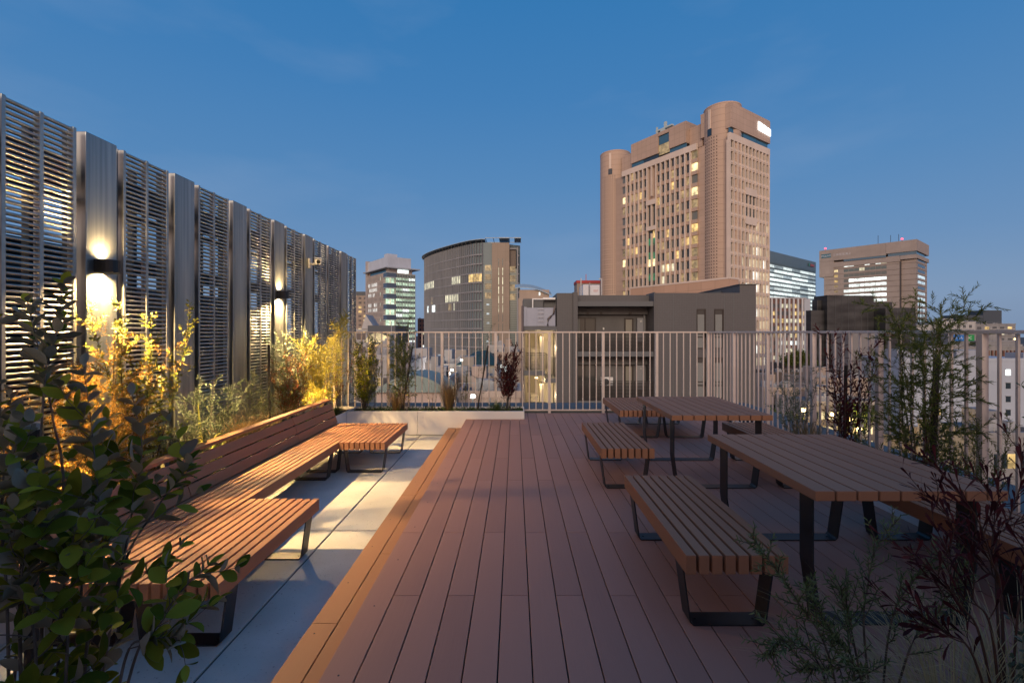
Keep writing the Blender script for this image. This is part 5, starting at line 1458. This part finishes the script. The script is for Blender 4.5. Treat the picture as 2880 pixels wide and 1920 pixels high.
# stone end with slit windows and the glazed stairs beside it
C_STO = panelled('brown_stone', (.29, .235, .185), (.31, .25, .20), 3.6, 4.05, .8, .75, .05)
Cb.part('stone_end', C_STO, (-10.0, -2.4, .4, 9, GND, 40.6), (-13.4, -10.01, 2.0, 9, 39.6, 40.6))
Cb.part('glazed_stair', mat('stair_glass', (.16, .20, .19), .2, .1), (-13.6, -10.05, 1.0, 7, GND, 30.5), (-2.35, .9, 2.0, 8, GND, 29.5))
M_SLN = mat('stair_line', (.30, .32, .30), .4)
Cb.part('stair_line', M_SLN, *[(-13.7, -10.1, .9, .98, 29 - 1.0*k, 29.12 - 1.0*k) for k in range(55)])
Cb.part('stair_line', M_SLN, *[(-2.3, 1.0, 1.9, 1.98, 28.5 - 1.0*k, 28.62 - 1.0*k) for k in range(55)])
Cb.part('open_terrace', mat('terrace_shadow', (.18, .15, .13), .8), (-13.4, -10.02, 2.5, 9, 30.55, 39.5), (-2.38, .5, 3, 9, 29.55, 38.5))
Cb.part('end_frame', M_FIN, *([(.9, 1.4, 1.2, 7, GND, 38.8), (-2.38, 1.3, 2.0, 2.5, 38.0, 38.6)] + [(1.0, 1.9, 1.4, 3, 35 - 4.05*k, 35.4 - 4.05*k) for k in range(14)]))
for k in range(14):
    z = 33.5 - 4.05*k
    for u in (-7.2, -5.45): Cb.win('R', u, u + .28, z - 3.1, z + .2, G_CREAM if 1 < k < 6 or k == 1 else M_GLASSG, at_=.4)
    if k < 4:
        Cb.win('R', -13.0, -10.4, z - 5.0, z - 2.6, G_AMB, at_=1.0); Cb.win('R', -2.2, .2, z - 5.6, z - 3.0, G_AMB, at_=2.0)
    elif rg.random() < .6: Cb.win('R', -12.4, -11.2, z - 4, z - 3.2, G_COOL, at_=1.0)
Cb.flush(90)
# thin roof
b = MB(); ext = []
for i in range(25):
    p, d = along(tot*i/24*.985); n_ = Vector((d.y, -d.x, 0)); n_ = n_ if n_.y < 0 or n_.x < -.2 else -n_
    e = p + n_*1.6; ext.append((e.x, e.y))
rp = [(-13.0, -1.0)] + ext + [(-40, 60), (-13.2, 25)]
cx_, cy_ = -18, 25
top = [41.9 - GND - .0*i for i in range(len(rp))]
n0 = len(b.v); kk = len(rp)
b.v += [(p[0], p[1], 41.75 - GND) for p in rp] + [(p[0], p[1], 42.0 - GND) for p in rp]
for i in range(kk):
    j = (i+1) % kk; b.f.append((n0+i, n0+j, n0+kk+j, n0+kk+i)); b.m.append(0)
b.f.append(tuple(n0+kk+i for i in range(kk))); b.m.append(0); b.f.append(tuple(n0+kk-1-i for i in range(kk))); b.m.append(0)
b.build('roof', mat('roof_blue_grey', (.34, .42, .48), .5, 0), Cb.r)
Cb.part('roof_strut', M_GREYW, *[(p[0] - .06, p[0] + .06, p[1] + 1.3, p[1] + 1.42, 40.81, 41.74) for p in ext[::1]])
Cb.part('roof_grid', MATS['roof_blue_grey'], (-12.98, 2.6, -1.0, -.7, 42.3, 42.55), (-12.98, 3.0, 9, 9.3, 42.3, 42.55), *[(u, u + .25, -.69, 8.98, 42.3, 42.5) for u in (-12.9, -9.5, -6, -2.5, 0, 2.3)])
Cb.part('roof_panel', MATS['roof_blue_grey'], (-6.9, -2.6, -.9, 8.9, 42.56, 42.7), (-.2, 2.7, -.9, 8.9, 42.56, 42.7))

# small far blocks at the left
s7 = simple('far_beige_flats', 'far beige block with warm lit windows, just right of the end of the louvre screen', -143, -118, 400, 20, 33.0, M_TANW, 13, 5, .7, 51, wh=1.9, ww=2.6, pitch=3.9, glows=(G_HOT, G_WARM, G_HOT))
s7.part('roof_screen', M_NAVY, (0, 25, 0, 10, 33.6, 37.0))
s8 = simple('far_brown_block', 'far narrow brown block with a red lamp on top, left of the curved office', -89, -75, 420, 16, 13.5, M_BRK, 10, 4, .4, 52, pitch=3.8, wh=1.6)
o = s8.part('beacon_mast', M_DARKST, (10.6, 11, 4, 4.4, 13.6, 19.8)); b = MB(); b.box(10.0, 11.6, 3.4, 5, 19.85 - GND, 21.2 - GND); b.build('red_beacon', MATS['beacon_red'], o, bevel=.4)

# ---- low town between the fence and the towers
M_CRM = mat('cream_render', (.38, .34, .29), .8); noisy(M_CRM, (.30, .27, .23), (.42, .38, .33), (1, 1, .3), .3, 6)
M_PNK = mat('pinkish_render', (.46, .36, .32), .8); noisy(M_PNK, (.42, .33, .29), (.50, .40, .35), (1, 1, .3), .3, 6)
def low(name, label, px0, px1, pyt, y, dep, m, rows, cols, litp, seed, **k):
    a = at(px0, pyt, y); c = at(px1, pyt, y)
    return simple(name, label, a.x, c.x, y, dep, a.z, m, rows, cols, litp, seed, **k)
low('navy_block', 'navy clad low block with an arched lit window, behind the far planter shrubs', 1034, 1112, 915, 95, 12, M_NAVY, 1, 1, 0, 60, roof=False, zfirst=-40)
nb_ = low('white_gable_house', 'white building with a pitched white roof, behind the dark green shrub', 995, 1036, 925, 110, 12, M_WHW, 4, 2, .2, 61, roof=False)
w_ = at(1036, 925, 110).x - at(995, 925, 110).x
b = MB(); h0 = at(995, 925, 110).z - GND
b.prism([(0, 0), (w_*1.2, 0), (w_*.62, 0)], 0, .01); b.v = []; b.f = []; b.m = []
b.v += [(w_*.55, -.3, h0), (w_*1.5, -.3, h0), (w_*.85, -.3, h0 + 3.4), (w_*.55, 5, h0), (w_*1.5, 5, h0), (w_*.85, 5, h0 + 3.4)]
b.f += [(0, 1, 2), (3, 5, 4), (0, 2, 5, 3), (1, 4, 5, 2), (0, 3, 4, 1)]; b.m += [0]*5
b.build('roof', M_WHW, nb_.r)
o = [q for q in D.objects if q.get('label', '').startswith('navy clad')][0]
zb_ = at(1060, 962, 95).z - GND; pts = [(2.0*math.cos(math.pi*i/10), 1.9*math.sin(math.pi*i/10)) for i in range(11)]
b = MB(); xc = at(1062, 955, 95).x - at(1034, 0, 95).x
b.v += [(xc + p[0]*1.25, -.12, zb_ + p[1]) for p in pts] + [(xc + p[0]*1.25, -.02, zb_ + p[1]) for p in pts]
b.f += [tuple(range(11))] + [(i, i+1, i+12, i+11) for i in range(10)]; b.m += [0]*11
b.build('arched_window', G_HOT, o)
part('side_window', G_WARM, o, (5.6, 6.2, -.1, .2, zb_ - 2, zb_ + 2.2)); part('side_window', G_WARM, o, (.3, .9, -.1, .2, zb_ - .5, zb_ + 1))
low('cream_flats', 'cream low block with a small yellow window, below the navy block', 1055, 1112, 975, 80, 8, M_CRM, 3, 3, .35, 62, ww=1.0, wh=.9, zfirst=-2.6)
low('pale_flat_roof', 'pale low block with many white lit windows, behind the feathery shrub', 1105, 1250, 1022, 75, 14, M_WHW, 5, 11, .8, 63, ww=.9, wh=1.2, pitch=2.4, glows=(G_WHITE, G_CREAM, G_CREAM))
low('white_terrace_block', 'white block with lit rooms and outdoor stairs, left of the cone-roofed house', 1210, 1300, 1034, 62, 10, M_WHW, 4, 6, .8, 64, ww=.9, wh=1.3, pitch=2.6, glows=(G_WHITE, G_HOT, G_CREAM))
low('wide_pale_block', 'long pale block full of lights at the foot of the curved office', 1170, 1420, 1010, 120, 14, M_CRM, 4, 20, .7, 65, ww=1.2, wh=1.2, glows=(G_WHITE, G_CREAM, G_GREEN))
hs = low('hip_roof_house', 'cream building with a dark green hipped roof, centre', 1290, 1398, 1026, 58, 10, M_CRM, 3, 4, .6, 66, roof=False, ww=.8, wh=1.1)
w_ = at(1398, 0, 58).x - at(1290, 0, 58).x; h0 = at(0, 1026, 58).z - GND
b = MB(); b.v += [(-.4, -.4, h0), (w_ + .4, -.4, h0), (w_ + .4, 10.4, h0), (-.4, 10.4, h0), (w_*.35, 4.5, h0 + 1.5), (w_*.7, 4.5, h0 + 1.7)]
b.f += [(0, 1, 5, 4), (1, 2, 5), (2, 3, 4, 5), (3, 0, 4), (0, 3, 2, 1)]; b.m += [0]*5
b.build('roof', mat('dark_green_roof', (.02, .045, .035), .5), hs.r)
low('cream_corner_block', 'cream block with roof machines below the hipped roof', 1270, 1400, 1072, 46, 8, M_CRM, 2, 5, .6, 67, ww=.7, wh=1.0)
low('beige_stepped_block', 'beige stepped block at the left of the stair tower', 1392, 1462, 1000, 66, 10, M_TANW, 6, 3, .35, 68, ww=.9, wh=1.0)
low('upper_white_block', 'small white rooftop house below the stone end of the curved office', 1370, 1415, 978, 90, 8, M_WHW, 2, 3, .2, 69)
low('lavender_block', 'plain lavender-white wall behind the feathery shrub', 1095, 1150, 1032, 44, 8, mat('lavender_wall', (.48, .44, .47), .8), 1, 1, 0, 70, zfirst=-12)
low('white_left_block', 'white narrow block behind the dark green shrub', 1060, 1094, 1015, 40, 6, M_WHW, 3, 2, .3, 71, ww=.4, wh=.7)
low('shop_row', 'low shop row with bright amber fronts behind the thin sapling', 1290, 1462, 1118, 36, 6, M_PNK, 2, 7, .6, 72, ww=.8, wh=.9, zfirst=-5, pitch=2.5, glows=(G_HOT, G_WARM, G_WHITE))
# vaulted roof just below the parapet
vr = Bld('vaulted_hall', 'low hall with a wide pale green vaulted roof, just beyond the parapet', at(1060, 0, 30).x, 30, 0)
w_ = at(1262, 0, 30).x - at(1060, 0, 30).x
zw = at(0, 1102, 30).z
vr.part('wall', M_PNK, (0, w_, 0, 4, GND, zw))
b = MB(); n_ = 14
for i in range(n_):
    a0, a1 = i/n_, (i+1)/n_; h_ = lambda a: 1.05*(1 - (2*a-1)**2)
    b.hexa([(w_*a0, -.3, zw - GND + .01), (w_*a1, -.3, zw - GND + .01), (w_*a1, 4, zw - GND + .01), (w_*a0, 4, zw - GND + .01),
            (w_*a0, -.3, zw - GND + .08 + h_(a0)), (w_*a1, -.3, zw - GND + .08 + h_(a1)), (w_*a1, 4, zw - GND + .08 + h_(a1)), (w_*a0, 4, zw - GND + .08 + h_(a0))])
b.build('roof', mat('pale_green_roof', (.22, .29, .27), .5), vr.r)
rf = low('red_fence_yard', 'building with a reddish slatted roof fence, right of the vaulted hall', 1180, 1262, 1080, 40, 6, M_WHW, 1, 3, .9, 73, zfirst=-4.5, ww=1, wh=.9, glows=(G_HOT,))
rf.part('slat_screen', M_PNK, *[(i*.22, i*.22 + .16, -.3, -.14, at(0, 1105, 40).z, at(0, 1076, 40).z) for i in range(11)])
# flood lamps on the low roofs (lit)
def flood(label, p, power, col=(1, .95, .8)):
    r = empty('flood_lamp', p, 0, label, 'flood lamp', 'small white flood lamps on the low roofs')
    b = MB(); b.box(-.04, .04, -.04, .04, -1.6, -.13); b.build('post', M_DARKST, r)
    b = MB(); b.box(-.16, .16, -.1, .1, -.12, .12); b.build('lamp_head', MATS.get('flood_glass') or emis('flood_glass', (1, .97, .85), 14.0), r, bevel=.05)
    l = D.lights.new('flood_beam', 'POINT'); l.energy = power; l.color = col; l.shadow_soft_size = .15
    o = D.objects.new('flood_beam', l); COL.objects.link(o); o.parent = r; o.location = (0, -.5, .1)
flood('white flood lamp on the roof left of the hipped roof house, upper one', at(1271, 1040, 57), 260)
flood('white flood lamp over the outdoor stairs, below the upper one', at(1262, 1050, 52), 260)
flood('white flood lamp at the peak side of the hipped roof', at(1299, 1012, 57), 160)
flood('white flood lamp low in the yard behind the large dry grass', at(1330, 1114, 33), 120)

# ---- grey apartment house straight ahead
AY = 27.0
ap = Bld('grey_apartment_house', 'dark grey tiled apartment house with balconies and an outdoor stair, beyond the fence', 0, AY, 0, 'apartment house')
KX = AY/F
X = lambda px: (px - VX)*KX
Z = lambda py: CAMZ - (py - VY)*KX
M_TILE = panelled('grey_tile', (.092, .089, .092), (.099, .096, .099), .10, .10, .72, .55, .006)
M_GRW = mat('grey_wall', (.12, .118, .12), .8); noisy(M_GRW, (.105, .103, .105), (.135, .132, .133), (1, 1, .4), 1.2, 6)
M_GRD = mat('grey_slab', (.12, .125, .13), .7)
M_ALU = mat('brown_frame', (.028, .022, .02), .4, .3)
ap.part('wall', M_TILE, (X(1566), X(1611), 0, 9, GND, Z(824)), (X(1842), X(2126), 0, 9, GND, Z(823.6)), (X(2081), X(2126), .02, 9, Z(823.5), Z(800.6)))
ap.part('pier', M_TILE, (X(1611.3), X(1624), -.12, 3, GND, Z(822)), (X(1838), X(1841.7), -.10, 1.6, GND, Z(822)))
ap.part('corner_cap', M_GRD, (X(2078), X(2133), -.06, 9, Z(800.4), Z(798.4)))
ap.part('wall_joint', M_GRD, *[(X(p), X(p) + .03, -.008, -.001, GND, Z(825)) for p in (1893, 1957.5, 1985.5, 2037, 2062)])
ap.part('roof_wedge', M_NAVY, (X(2012), X(2080), 2.5, 5, Z(823), Z(817)))
b = MB(); b.hexa([(X(2012), 2.4, Z(823) - GND), (X(2080.5), 2.4, Z(823) - GND), (X(2080.5), 6, Z(823) - GND), (X(2012), 6, Z(823) - GND), (X(2012), 2.4, Z(819) - GND), (X(2080.5), 2.4, Z(808) - GND), (X(2080.5), 6, Z(808) - GND), (X(2012), 6, Z(819) - GND)])
b.build('sloping_roof', M_NAVY, ap.r)
bz = 1.55   # balcony depth
ap.part('roof_parapet', M_TILE, (X(1624.2), X(1837.8), .9, 1.1, Z(846), Z(826.5)))
ap.part('eaves_slab', M_GRD, (X(1624.2), X(1837.8), -.02, bz, Z(861), Z(847)))
FL = [Z(984.5) + 2.93 - 2.93*k for k in range(-0, 7)]
fz = [Z(988), Z(988) - 2.90, Z(988) - 5.8, Z(988) - 8.7]
ap.part('back_wall', M_GRW, (X(1624.2), X(1837.8), bz, 9, GND, Z(847)))
for f in [fz[0] + .18] + fz[1:]: ap.part('beam', M_GRW, (X(1624.2), X(1837.8), bz - .35, bz - .002, f + 2.05, f + 2.52))
for f in fz: ap.part('balcony_slab', M_GRD, (X(1624.2), X(1837.8), -.02, bz - .003, f - .30, f))
M_SLAT = mat('black_slat', (.018, .014, .013), .5)
for f in fz:
    bx = []
    for i in range(13): bx.append((X(1624.4), X(1837.6), -.01, .015, f + .03 + i*.083, f + .03 + i*.083 + .052))
    for p in (1624.4, 1677, 1731, 1784, 1837): bx.append((X(p), X(p) + .05, .016, .06, f + .005, f + 1.12))
    bx.append((X(1624.4), X(1837.6), -.02, .05, f + 1.125, f + 1.165))
    ap.part('balcony_screen', M_SLAT, *bx)
M_REFL = mat('reflecting_glass', (.05, .055, .055), .06, .0, .4)
for n_, f in enumerate(fz):
    wl, wr = X(1624.4), X(1688.5)
    ap.part('window_frame', M_ALU, (wl, wr, bz - .07, bz - .001, f + 1.98, f + 2.05), (wr - .06, wr, bz - .07, bz - .001, f + .05, f + 1.975), ((wl+wr)/2 - .03, (wl+wr)/2 + .03, bz - .06, bz - .001, f + .05, f + 1.975))
    ap.part('sliding_window', M_REFL, (wl, (wl+wr)/2 - .035, bz - .03, bz - .004, f + .06, f + 1.97), ((wl+wr)/2 + .035, wr - .065, bz - .045, bz - .004, f + .06, f + 1.97))
    if n_ == 0:
        rg = random.Random(2); bx = []
        for i in range(26):
            u = wl + .1 + rg.random()*(wr - wl - .3); zz = f + 1.02 + rg.choice([0, .1, .2])*1.0 + rg.random()*.05
            bx.append((u, u + rg.uniform(.04, .1), bz - .06, bz - .05, zz, zz + .05))
        ap.part('curtain', M_CURT, (wl + .1, wl + .35, bz - .052, bz - .047, f + .1, f + 1.95))
    ap.part('door_frame', M_ALU, (X(1773), X(1777), bz - .06, bz - .001, f + .02, f + 2.0), (X(1796), X(1800), bz - .06, bz - .001, f + .02, f + 2.0), (X(1777.1), X(1795.9), bz - .06, bz - .001, f + 1.93, f + 2.0))
    ap.part('frosted_door', mat('frosted_glass', (.22, .21, .18), .5) if 'frosted_glass' not in MATS else MATS['frosted_glass'], (X(1777.1), X(1795.9), bz - .03, bz - .001, f + .02, f + 1.925))
    ap.part('heater_box', mat('heater_grey', (.22, .23, .25), .5) if 'heater_grey' not in MATS else MATS['heater_grey'], (X(1808), X(1826), bz - .32, bz - .003, f + .5, f + 2.0))
    b = MB(); zc_ = f + 1.80 - GND
    b.tube([(X(1819), bz - .36, zc_), (X(1819), bz - .325, zc_)], .07, 12); b.build('flue', M_GALV, ap.r)
    part('pipe', mat('drain_pipe', (.18, .18, .19), .5) if 'drain_pipe' not in MATS else MATS['drain_pipe'], ap.r, (X(1829), X(1833), bz - .15, bz - .05, f - GND - .3, f + 2.45 - GND), (X(1818), X(1828.9), bz - .15, bz - .05, f + 2.38 - GND, f + 2.45 - GND))
    for p in (1662, 1701, 1787):
        b = MB(); b.tube([(X(p), bz - .42, f + 2.3 - GND), (X(p), bz - .351, f + 2.3 - GND)], .08, 12); b.build('vent', M_ALU, ap.r)
    b = MB(); b.tube([(X(1711), bz - .09, f + 1.28 - GND), (X(1711), bz - .09, f + 1.42 - GND)], .05, 10); b.build('wall_light', M_WHITEP, ap.r)
M_SHEER = mat('sheer_curtain', (.26, .27, .26), .8)
M_WINAP = mat('window_reflection', (.03, .033, .036), .06, 0, .4)
for zc, hh in ((Z(909), .84), (Z(959), .45), (Z(1045), .84), (Z(1096), .5), (Z(1182), .84)):
    for p in (1959, 2009):
        u0, u1 = X(p), X(p) + .55
        ap.part('window_frame', M_ALU, (u0, u1, -.03, .05, zc + hh - .05, zc + hh), (u0, u1, -.03, .05, zc - hh, zc - hh + .05), (u0, u0 + .05, -.03, .05, zc - hh + .051, zc + hh - .051), (u1 - .09, u1, -.03, .05, zc - hh + .051, zc + hh - .051))
        o = ap.part('window_glass', M_WINAP, (u0 + .051, u1 - .091, -.012, .02, zc - hh + .052, zc + hh - .052))
        b = MB(); q_ = 9
        for i in range(q_): b.box(u0 + .06 + i*.044, u0 + .092 + i*.044, -.016, -.0125, zc - hh + .06 - GND, zc + hh*.62 - GND)
        b.build('curtain', M_SHEER, o)
# air conditioner on the second balcony
ac = empty('air_conditioner', (X(1715), AY + .9, fz[1] + .01), 0, 'white air conditioner unit on the second balcony of the grey apartment house', 'air conditioner')
part('casing', M_WHITEP, ac, (-.36, .36, -.14, .14, .75, 1.30), bevel=.02)
b = MB(); b.tube([(-.08, -.141, 1.02), (-.08, -.15, 1.02)], .2, 20); b.build('fan_grille', M_DARKST, ac)
part('stand', M_DARKST, ac, (-.3, -.26, -.12, .12, 0, .745), (.26, .3, -.12, .12, 0, .745))
# outdoor stair with metal clad top
SL, SR = X(1470.5), X(1565.5)
M_STCL = mat('lavender_metal', (.29, .31, .38), .5, .2); noisy(M_STCL, (.27, .29, .36), (.32, .34, .41), (1, 1, .3), 1.5, 5)
ap.part('stair_back_wall', mat('stair_wall', (.34, .31, .26), .8), (SL, SR, 2.6, 2.9, GND, Z(868)), (SL, SL + .14, .3, 2.59, GND, Z(868)))
ap.part('stair_top_clad', M_STCL, (X(1473), X(1562), .0, .12, Z(917), Z(865)), bevel=.01)
ap.part('stair_top_flash', M_STCL, (X(1473), X(1481), -.05, -.002, Z(917), Z(863)), (X(1528), X(1529.5), -.03, -.001, Z(917), Z(865)))
ap.part('stair_top_band', M_GRD, (SL, SR, -.02, 2.55, Z(929), Z(917.3)))
ap.part('machine_room', M_GRD, (X(1472), X(1566), .6, 3, Z(866), Z(838)), (X(1500), X(1528), .3, .55, Z(864), Z(845)))
ap.part('roof_pipe', M_WHITEP, (X(1497), X(1500), .1, .2, Z(865), Z(842)), (X(1497), X(1562), .1, .2, Z(841.9), Z(838.5)), (X(1528), X(1563), .2, .9, Z(838.4), Z(836)))
bx = []
for i in range(5):
    zz = Z(870 + i*11.5); bx += [(X(1512), X(1529), -.10, -.07, zz, zz + .025)]
ap.part('ladder_rung', mat('rung_grey', (.42, .43, .45), .4, .5), *bx)
b = MB(); b.tube([(X(1560), -.12, Z(860) - GND), (X(1558), -.12, Z(872) - GND), (X(1557), -.12, Z(882) - GND), (X(1548), -.12, Z(890) - GND), (X(1541), -.12, Z(897) - GND), (X(1540), -.12, Z(916) - GND)], .055, 10)
b.build('drain_pipe', mat('brown_pipe', (.15, .115, .10), .5), ap.r, smooth=True)
b = MB(); b.tube([(X(1469.5), -.1, 0), (X(1469.5), -.1, Z(860) - GND)], .07, 10); b.build('drain_pipe', MATS['brown_pipe'], ap.r, smooth=True)
M_STAIR = mat('stair_concrete', (.36, .33, .28), .8)
M_BAR = mat('stair_bar', (.015, .013, .012), .5)
for n_ in range(4):
    fl = Z(1042) - 2.90*n_        # landing level
    ap.part('landing', M_GRD, (SL, X(1533), -.05, 2.58, fl - .28, fl), (X(1533), SR, -.05, 2.58, fl - .72, fl - .46))
    b = MB()
    for i in range(15): b.box(X(1482) + i*.082, X(1482) + i*.082 + .022, .0, .02, fl + .08 - GND, fl + 1.02 - GND)
    b.box(X(1481), X(1533), -.01, .03, fl + 1.021 - GND, fl + 1.055 - GND); b.box(X(1481), X(1533), -.01, .03, fl + .05 - GND, fl + .079 - GND); b.box(X(1481), X(1533), -.005, .025, fl + .90 - GND, fl + .92 - GND)
    for i in range(6):
        zz = fl - .16 + .0; b.box(X(1551) + i*.05, X(1551) + i*.05 + .018, .0, .02, fl - .40 - GND, fl + .78 - GND)
    b.box(X(1549), SR, -.01, .03, fl + .781 - GND, fl + .81 - GND)
    b.hexa([(X(1533), 0, fl + 1.02 - GND), (X(1549), 0, fl + .78 - GND), (X(1549), .02, fl + .78 - GND), (X(1533), .02, fl + 1.02 - GND), (X(1533), 0, fl + 1.055 - GND), (X(1549), 0, fl + .81 - GND), (X(1549), .02, fl + .81 - GND), (X(1533), .02, fl + 1.055 - GND)])
    b.hexa([(X(1533), 0, fl + .05 - GND), (X(1549), 0, fl - .42 - GND), (X(1549), .02, fl - .42 - GND), (X(1533), .02, fl + .05 - GND), (X(1533), 0, fl + .085 - GND), (X(1549), 0, fl - .39 - GND), (X(1549), .02, fl - .39 - GND), (X(1533), .02, fl + .085 - GND)])
    for i in range(3): b.box(X(1536) + i*.1, X(1536) + i*.1 + .02, .0, .02, fl - .06 - i*.14 - GND, fl + .97 - i*.075 - GND)
    b.build('stair_railing', M_BAR, ap.r)
    bx = [(X(1500), X(1520), 2.3 - i*.22, 2.52 - i*.0, fl + .002 + .0, fl + .17*(7-i)) if False else (X(1497), X(1521), 1.0 + i*.2, 2.59, fl + .003 + i*.17, fl + .17 + i*.17) for i in range(7)]
    ap.part('stair_flight', M_STAIR, *bx)
    ap.part('stair_pier', mat('stair_pier_paint', (.45, .42, .36), .7) if 'stair_pier_paint' not in MATS else MATS['stair_pier_paint'], (X(1521.5), X(1532), .9, 2.58, fl + .003, fl + 2.0))
    ap.part('stair_door', mat('door_grey_brown', (.17, .15, .12), .6) if 'door_grey_brown' not in MATS else MATS['door_grey_brown'], (X(1487), X(1513), 2.54, 2.598, fl + 1.30, fl + 2.5))
    l = D.lights.new('stair_light', 'POINT'); l.energy = 120; l.color = (1, .70, .34); l.shadow_soft_size = .12
    o = D.objects.new('stair_light', l); COL.objects.link(o); o.parent = ap.r; o.location = (X(1510), .7, fl + 2.25 - GND)
    part('ceiling_lamp', MATS.get('stair_lamp') or emis('stair_lamp', (1, .78, .45), 4.0), ap.r, (X(1506), X(1514), .5, .9, fl + 2.38 - GND, fl + 2.44 - GND))
    l2 = D.lights.new('stair_light', 'POINT'); l2.energy = 90; l2.color = (1, .74, .42); l2.shadow_soft_size = .12
    o = D.objects.new('stair_light', l2); COL.objects.link(o); o.parent = ap.r; o.location = (X(1552), 1.2, fl + 1.3 - GND)

# ---- street level seen through the right-hand fence
low('brown_street_block', 'brown low block with trees on its roof, right of the grey apartment house', 2172, 2400, 1052, 110, 14, mat('dark_brown_render', (.10, .08, .07), .8), 3, 9, .35, 80, wh=1.3, ww=1.2, zfirst=-14, glows=(G_WHITE, G_CREAM))
low('tan_street_block', 'tan low block with warm shop windows, behind the olive-leaved shrub', 2150, 2262, 1098, 75, 10, M_TANW, 3, 6, .55, 81, wh=1.3, ww=1.0, zfirst=-11, pitch=2.8, glows=(G_HOT, G_WARM, G_CREAM))
low('beige_street_block', 'beige low block with a grey roof band, behind the upright purple shrub', 2290, 2445, 1070, 88, 10, M_TANW, 3, 7, .15, 82, wh=1.3, ww=1.4, zfirst=-12.5)
low('amber_shop_block', 'street-level shops glowing amber, behind the upright purple shrub', 2270, 2470, 1138, 66, 8, M_CRM, 3, 12, .8, 83, wh=1.1, ww=1.0, zfirst=-10.5, pitch=2.1, glows=(G_HOT, G_WARM, G_HOT))
low('glass_roof_hall', 'dark block with blue-white lit window by the feathery shrub', 2440, 2600, 1022, 120, 10, M_NAVY, 3, 7, .4, 84, wh=1.3, ww=1.6, zfirst=-12, glows=(G_COOL, G_WHITE))
low('small_pale_block', 'small pale building at the foot of the white block', 2630, 2700, 1270, 55, 8, M_CRM, 1, 2, .5, 85, zfirst=-14)
low('low_grey_shed', 'grey concrete shed at the lower right edge, before the white block', 2770, 2960, 1230, 48, 8, M_GREYW, 1, 4, .2, 86, zfirst=-12)
def tree(label, p, h, r_, seed, m):
    rg = random.Random(seed); root = empty('street_tree', p, 0, label, 'tree', 'trees far below among the buildings')
    b = MB(); tr = curve_pts((0, 0, 0), (0, 0, 1), h*.7, 5, rg, .06); b.tube(tr, [.22, .18, .15, .12, .08, .04], 7)
    cl = []
    for i in range(9):
        q, d = interp(tr, .4 + .6*rg.random()); br = curve_pts(q, Vector((rg.uniform(-1, 1), rg.uniform(-1, 1), rg.uniform(.2, .9))), r_*rg.uniform(.6, 1.1), 3, rg, .15); b.tube(br, [.07, .05, .03, .01], 5); cl.append(br[-1]); cl.append(br[-2])
    b.build('trunk', M_BARK, root)
    f = MB()
    for c in cl:
        for i in range(70):
            q = c + Vector((rg.gauss(0, .4), rg.gauss(0, .4), rg.gauss(0, .32)))*r_*.6
            leaf(f, q, rv(rg), Vector((0, 0, 1)) + rv(rg, .5), .38, .24, 'round', rg)
    f.build('crown', m, root)
for i, (px, py, y, h, r_) in enumerate(((2235, 1040, 108, 5, 1.8), (2270, 1035, 109, 5.4, 1.8), (2300, 1040, 110, 4.6, 1.6))):
    tree(['leftmost of three dark trees on the brown roof', 'middle and tallest of three dark trees on the brown roof', 'rightmost of three dark trees on the brown roof'][i], at(px, 1052, y) + Vector((0, 2.5, .1)), h, r_, 90 + i, M_GRNF)
tree('street tree lit from the shops, behind the upright purple shrub', at(2395, 1160, 60) - Vector((0, 0, 5)), 8, 2.2, 95, M_GREENG)
tree('street tree beside the amber shops, behind the olive-leaved shrub', at(2215, 1180, 62) - Vector((0, 0, 5)), 8, 2.0, 96, M_GREENG)
# street lamps (lit, amber)
def street_lamp(label, p, power, col=(1, .62, .22)):
    r = empty('street_lamp', (p.x, p.y, GND), 0, label, 'street lamp', 'lit amber street lamps'); h = p.z - GND
    b = MB(); b.tube([(0, 0, 0), (0, 0, h - .35)], .07, 8); b.build('pole', M_DARKST, r)
    b = MB(); b.box(-.3, .3, -.2, .2, h - .34, h + .1); b.build('lamp_head', MATS.get('amber_glass') or emis('amber_glass', (1, .66, .22), 16.0), r, bevel=.1)
    l = D.lights.new('street_beam', 'POINT'); l.energy = power; l.color = col; l.shadow_soft_size = .2
    o = D.objects.new('street_beam', l); COL.objects.link(o); o.parent = r; o.location = (0, -.7, h - .1)
for lab, px, py, y, pw in (('amber street lamp left of the upright purple shrub', 2262, 1150, 60, 900), ('amber street lamp seen through the upright purple shrub', 2345, 1162, 58, 900), ('amber street lamp right of the upright purple shrub', 2392, 1175, 57, 900), ('amber street lamp below the feathery shrub', 2415, 1205, 55, 700), ('starry amber lamp at the right edge before the grey flats', 2856, 952, 150, 900)):
    street_lamp(lab, at(px, py, y), pw)
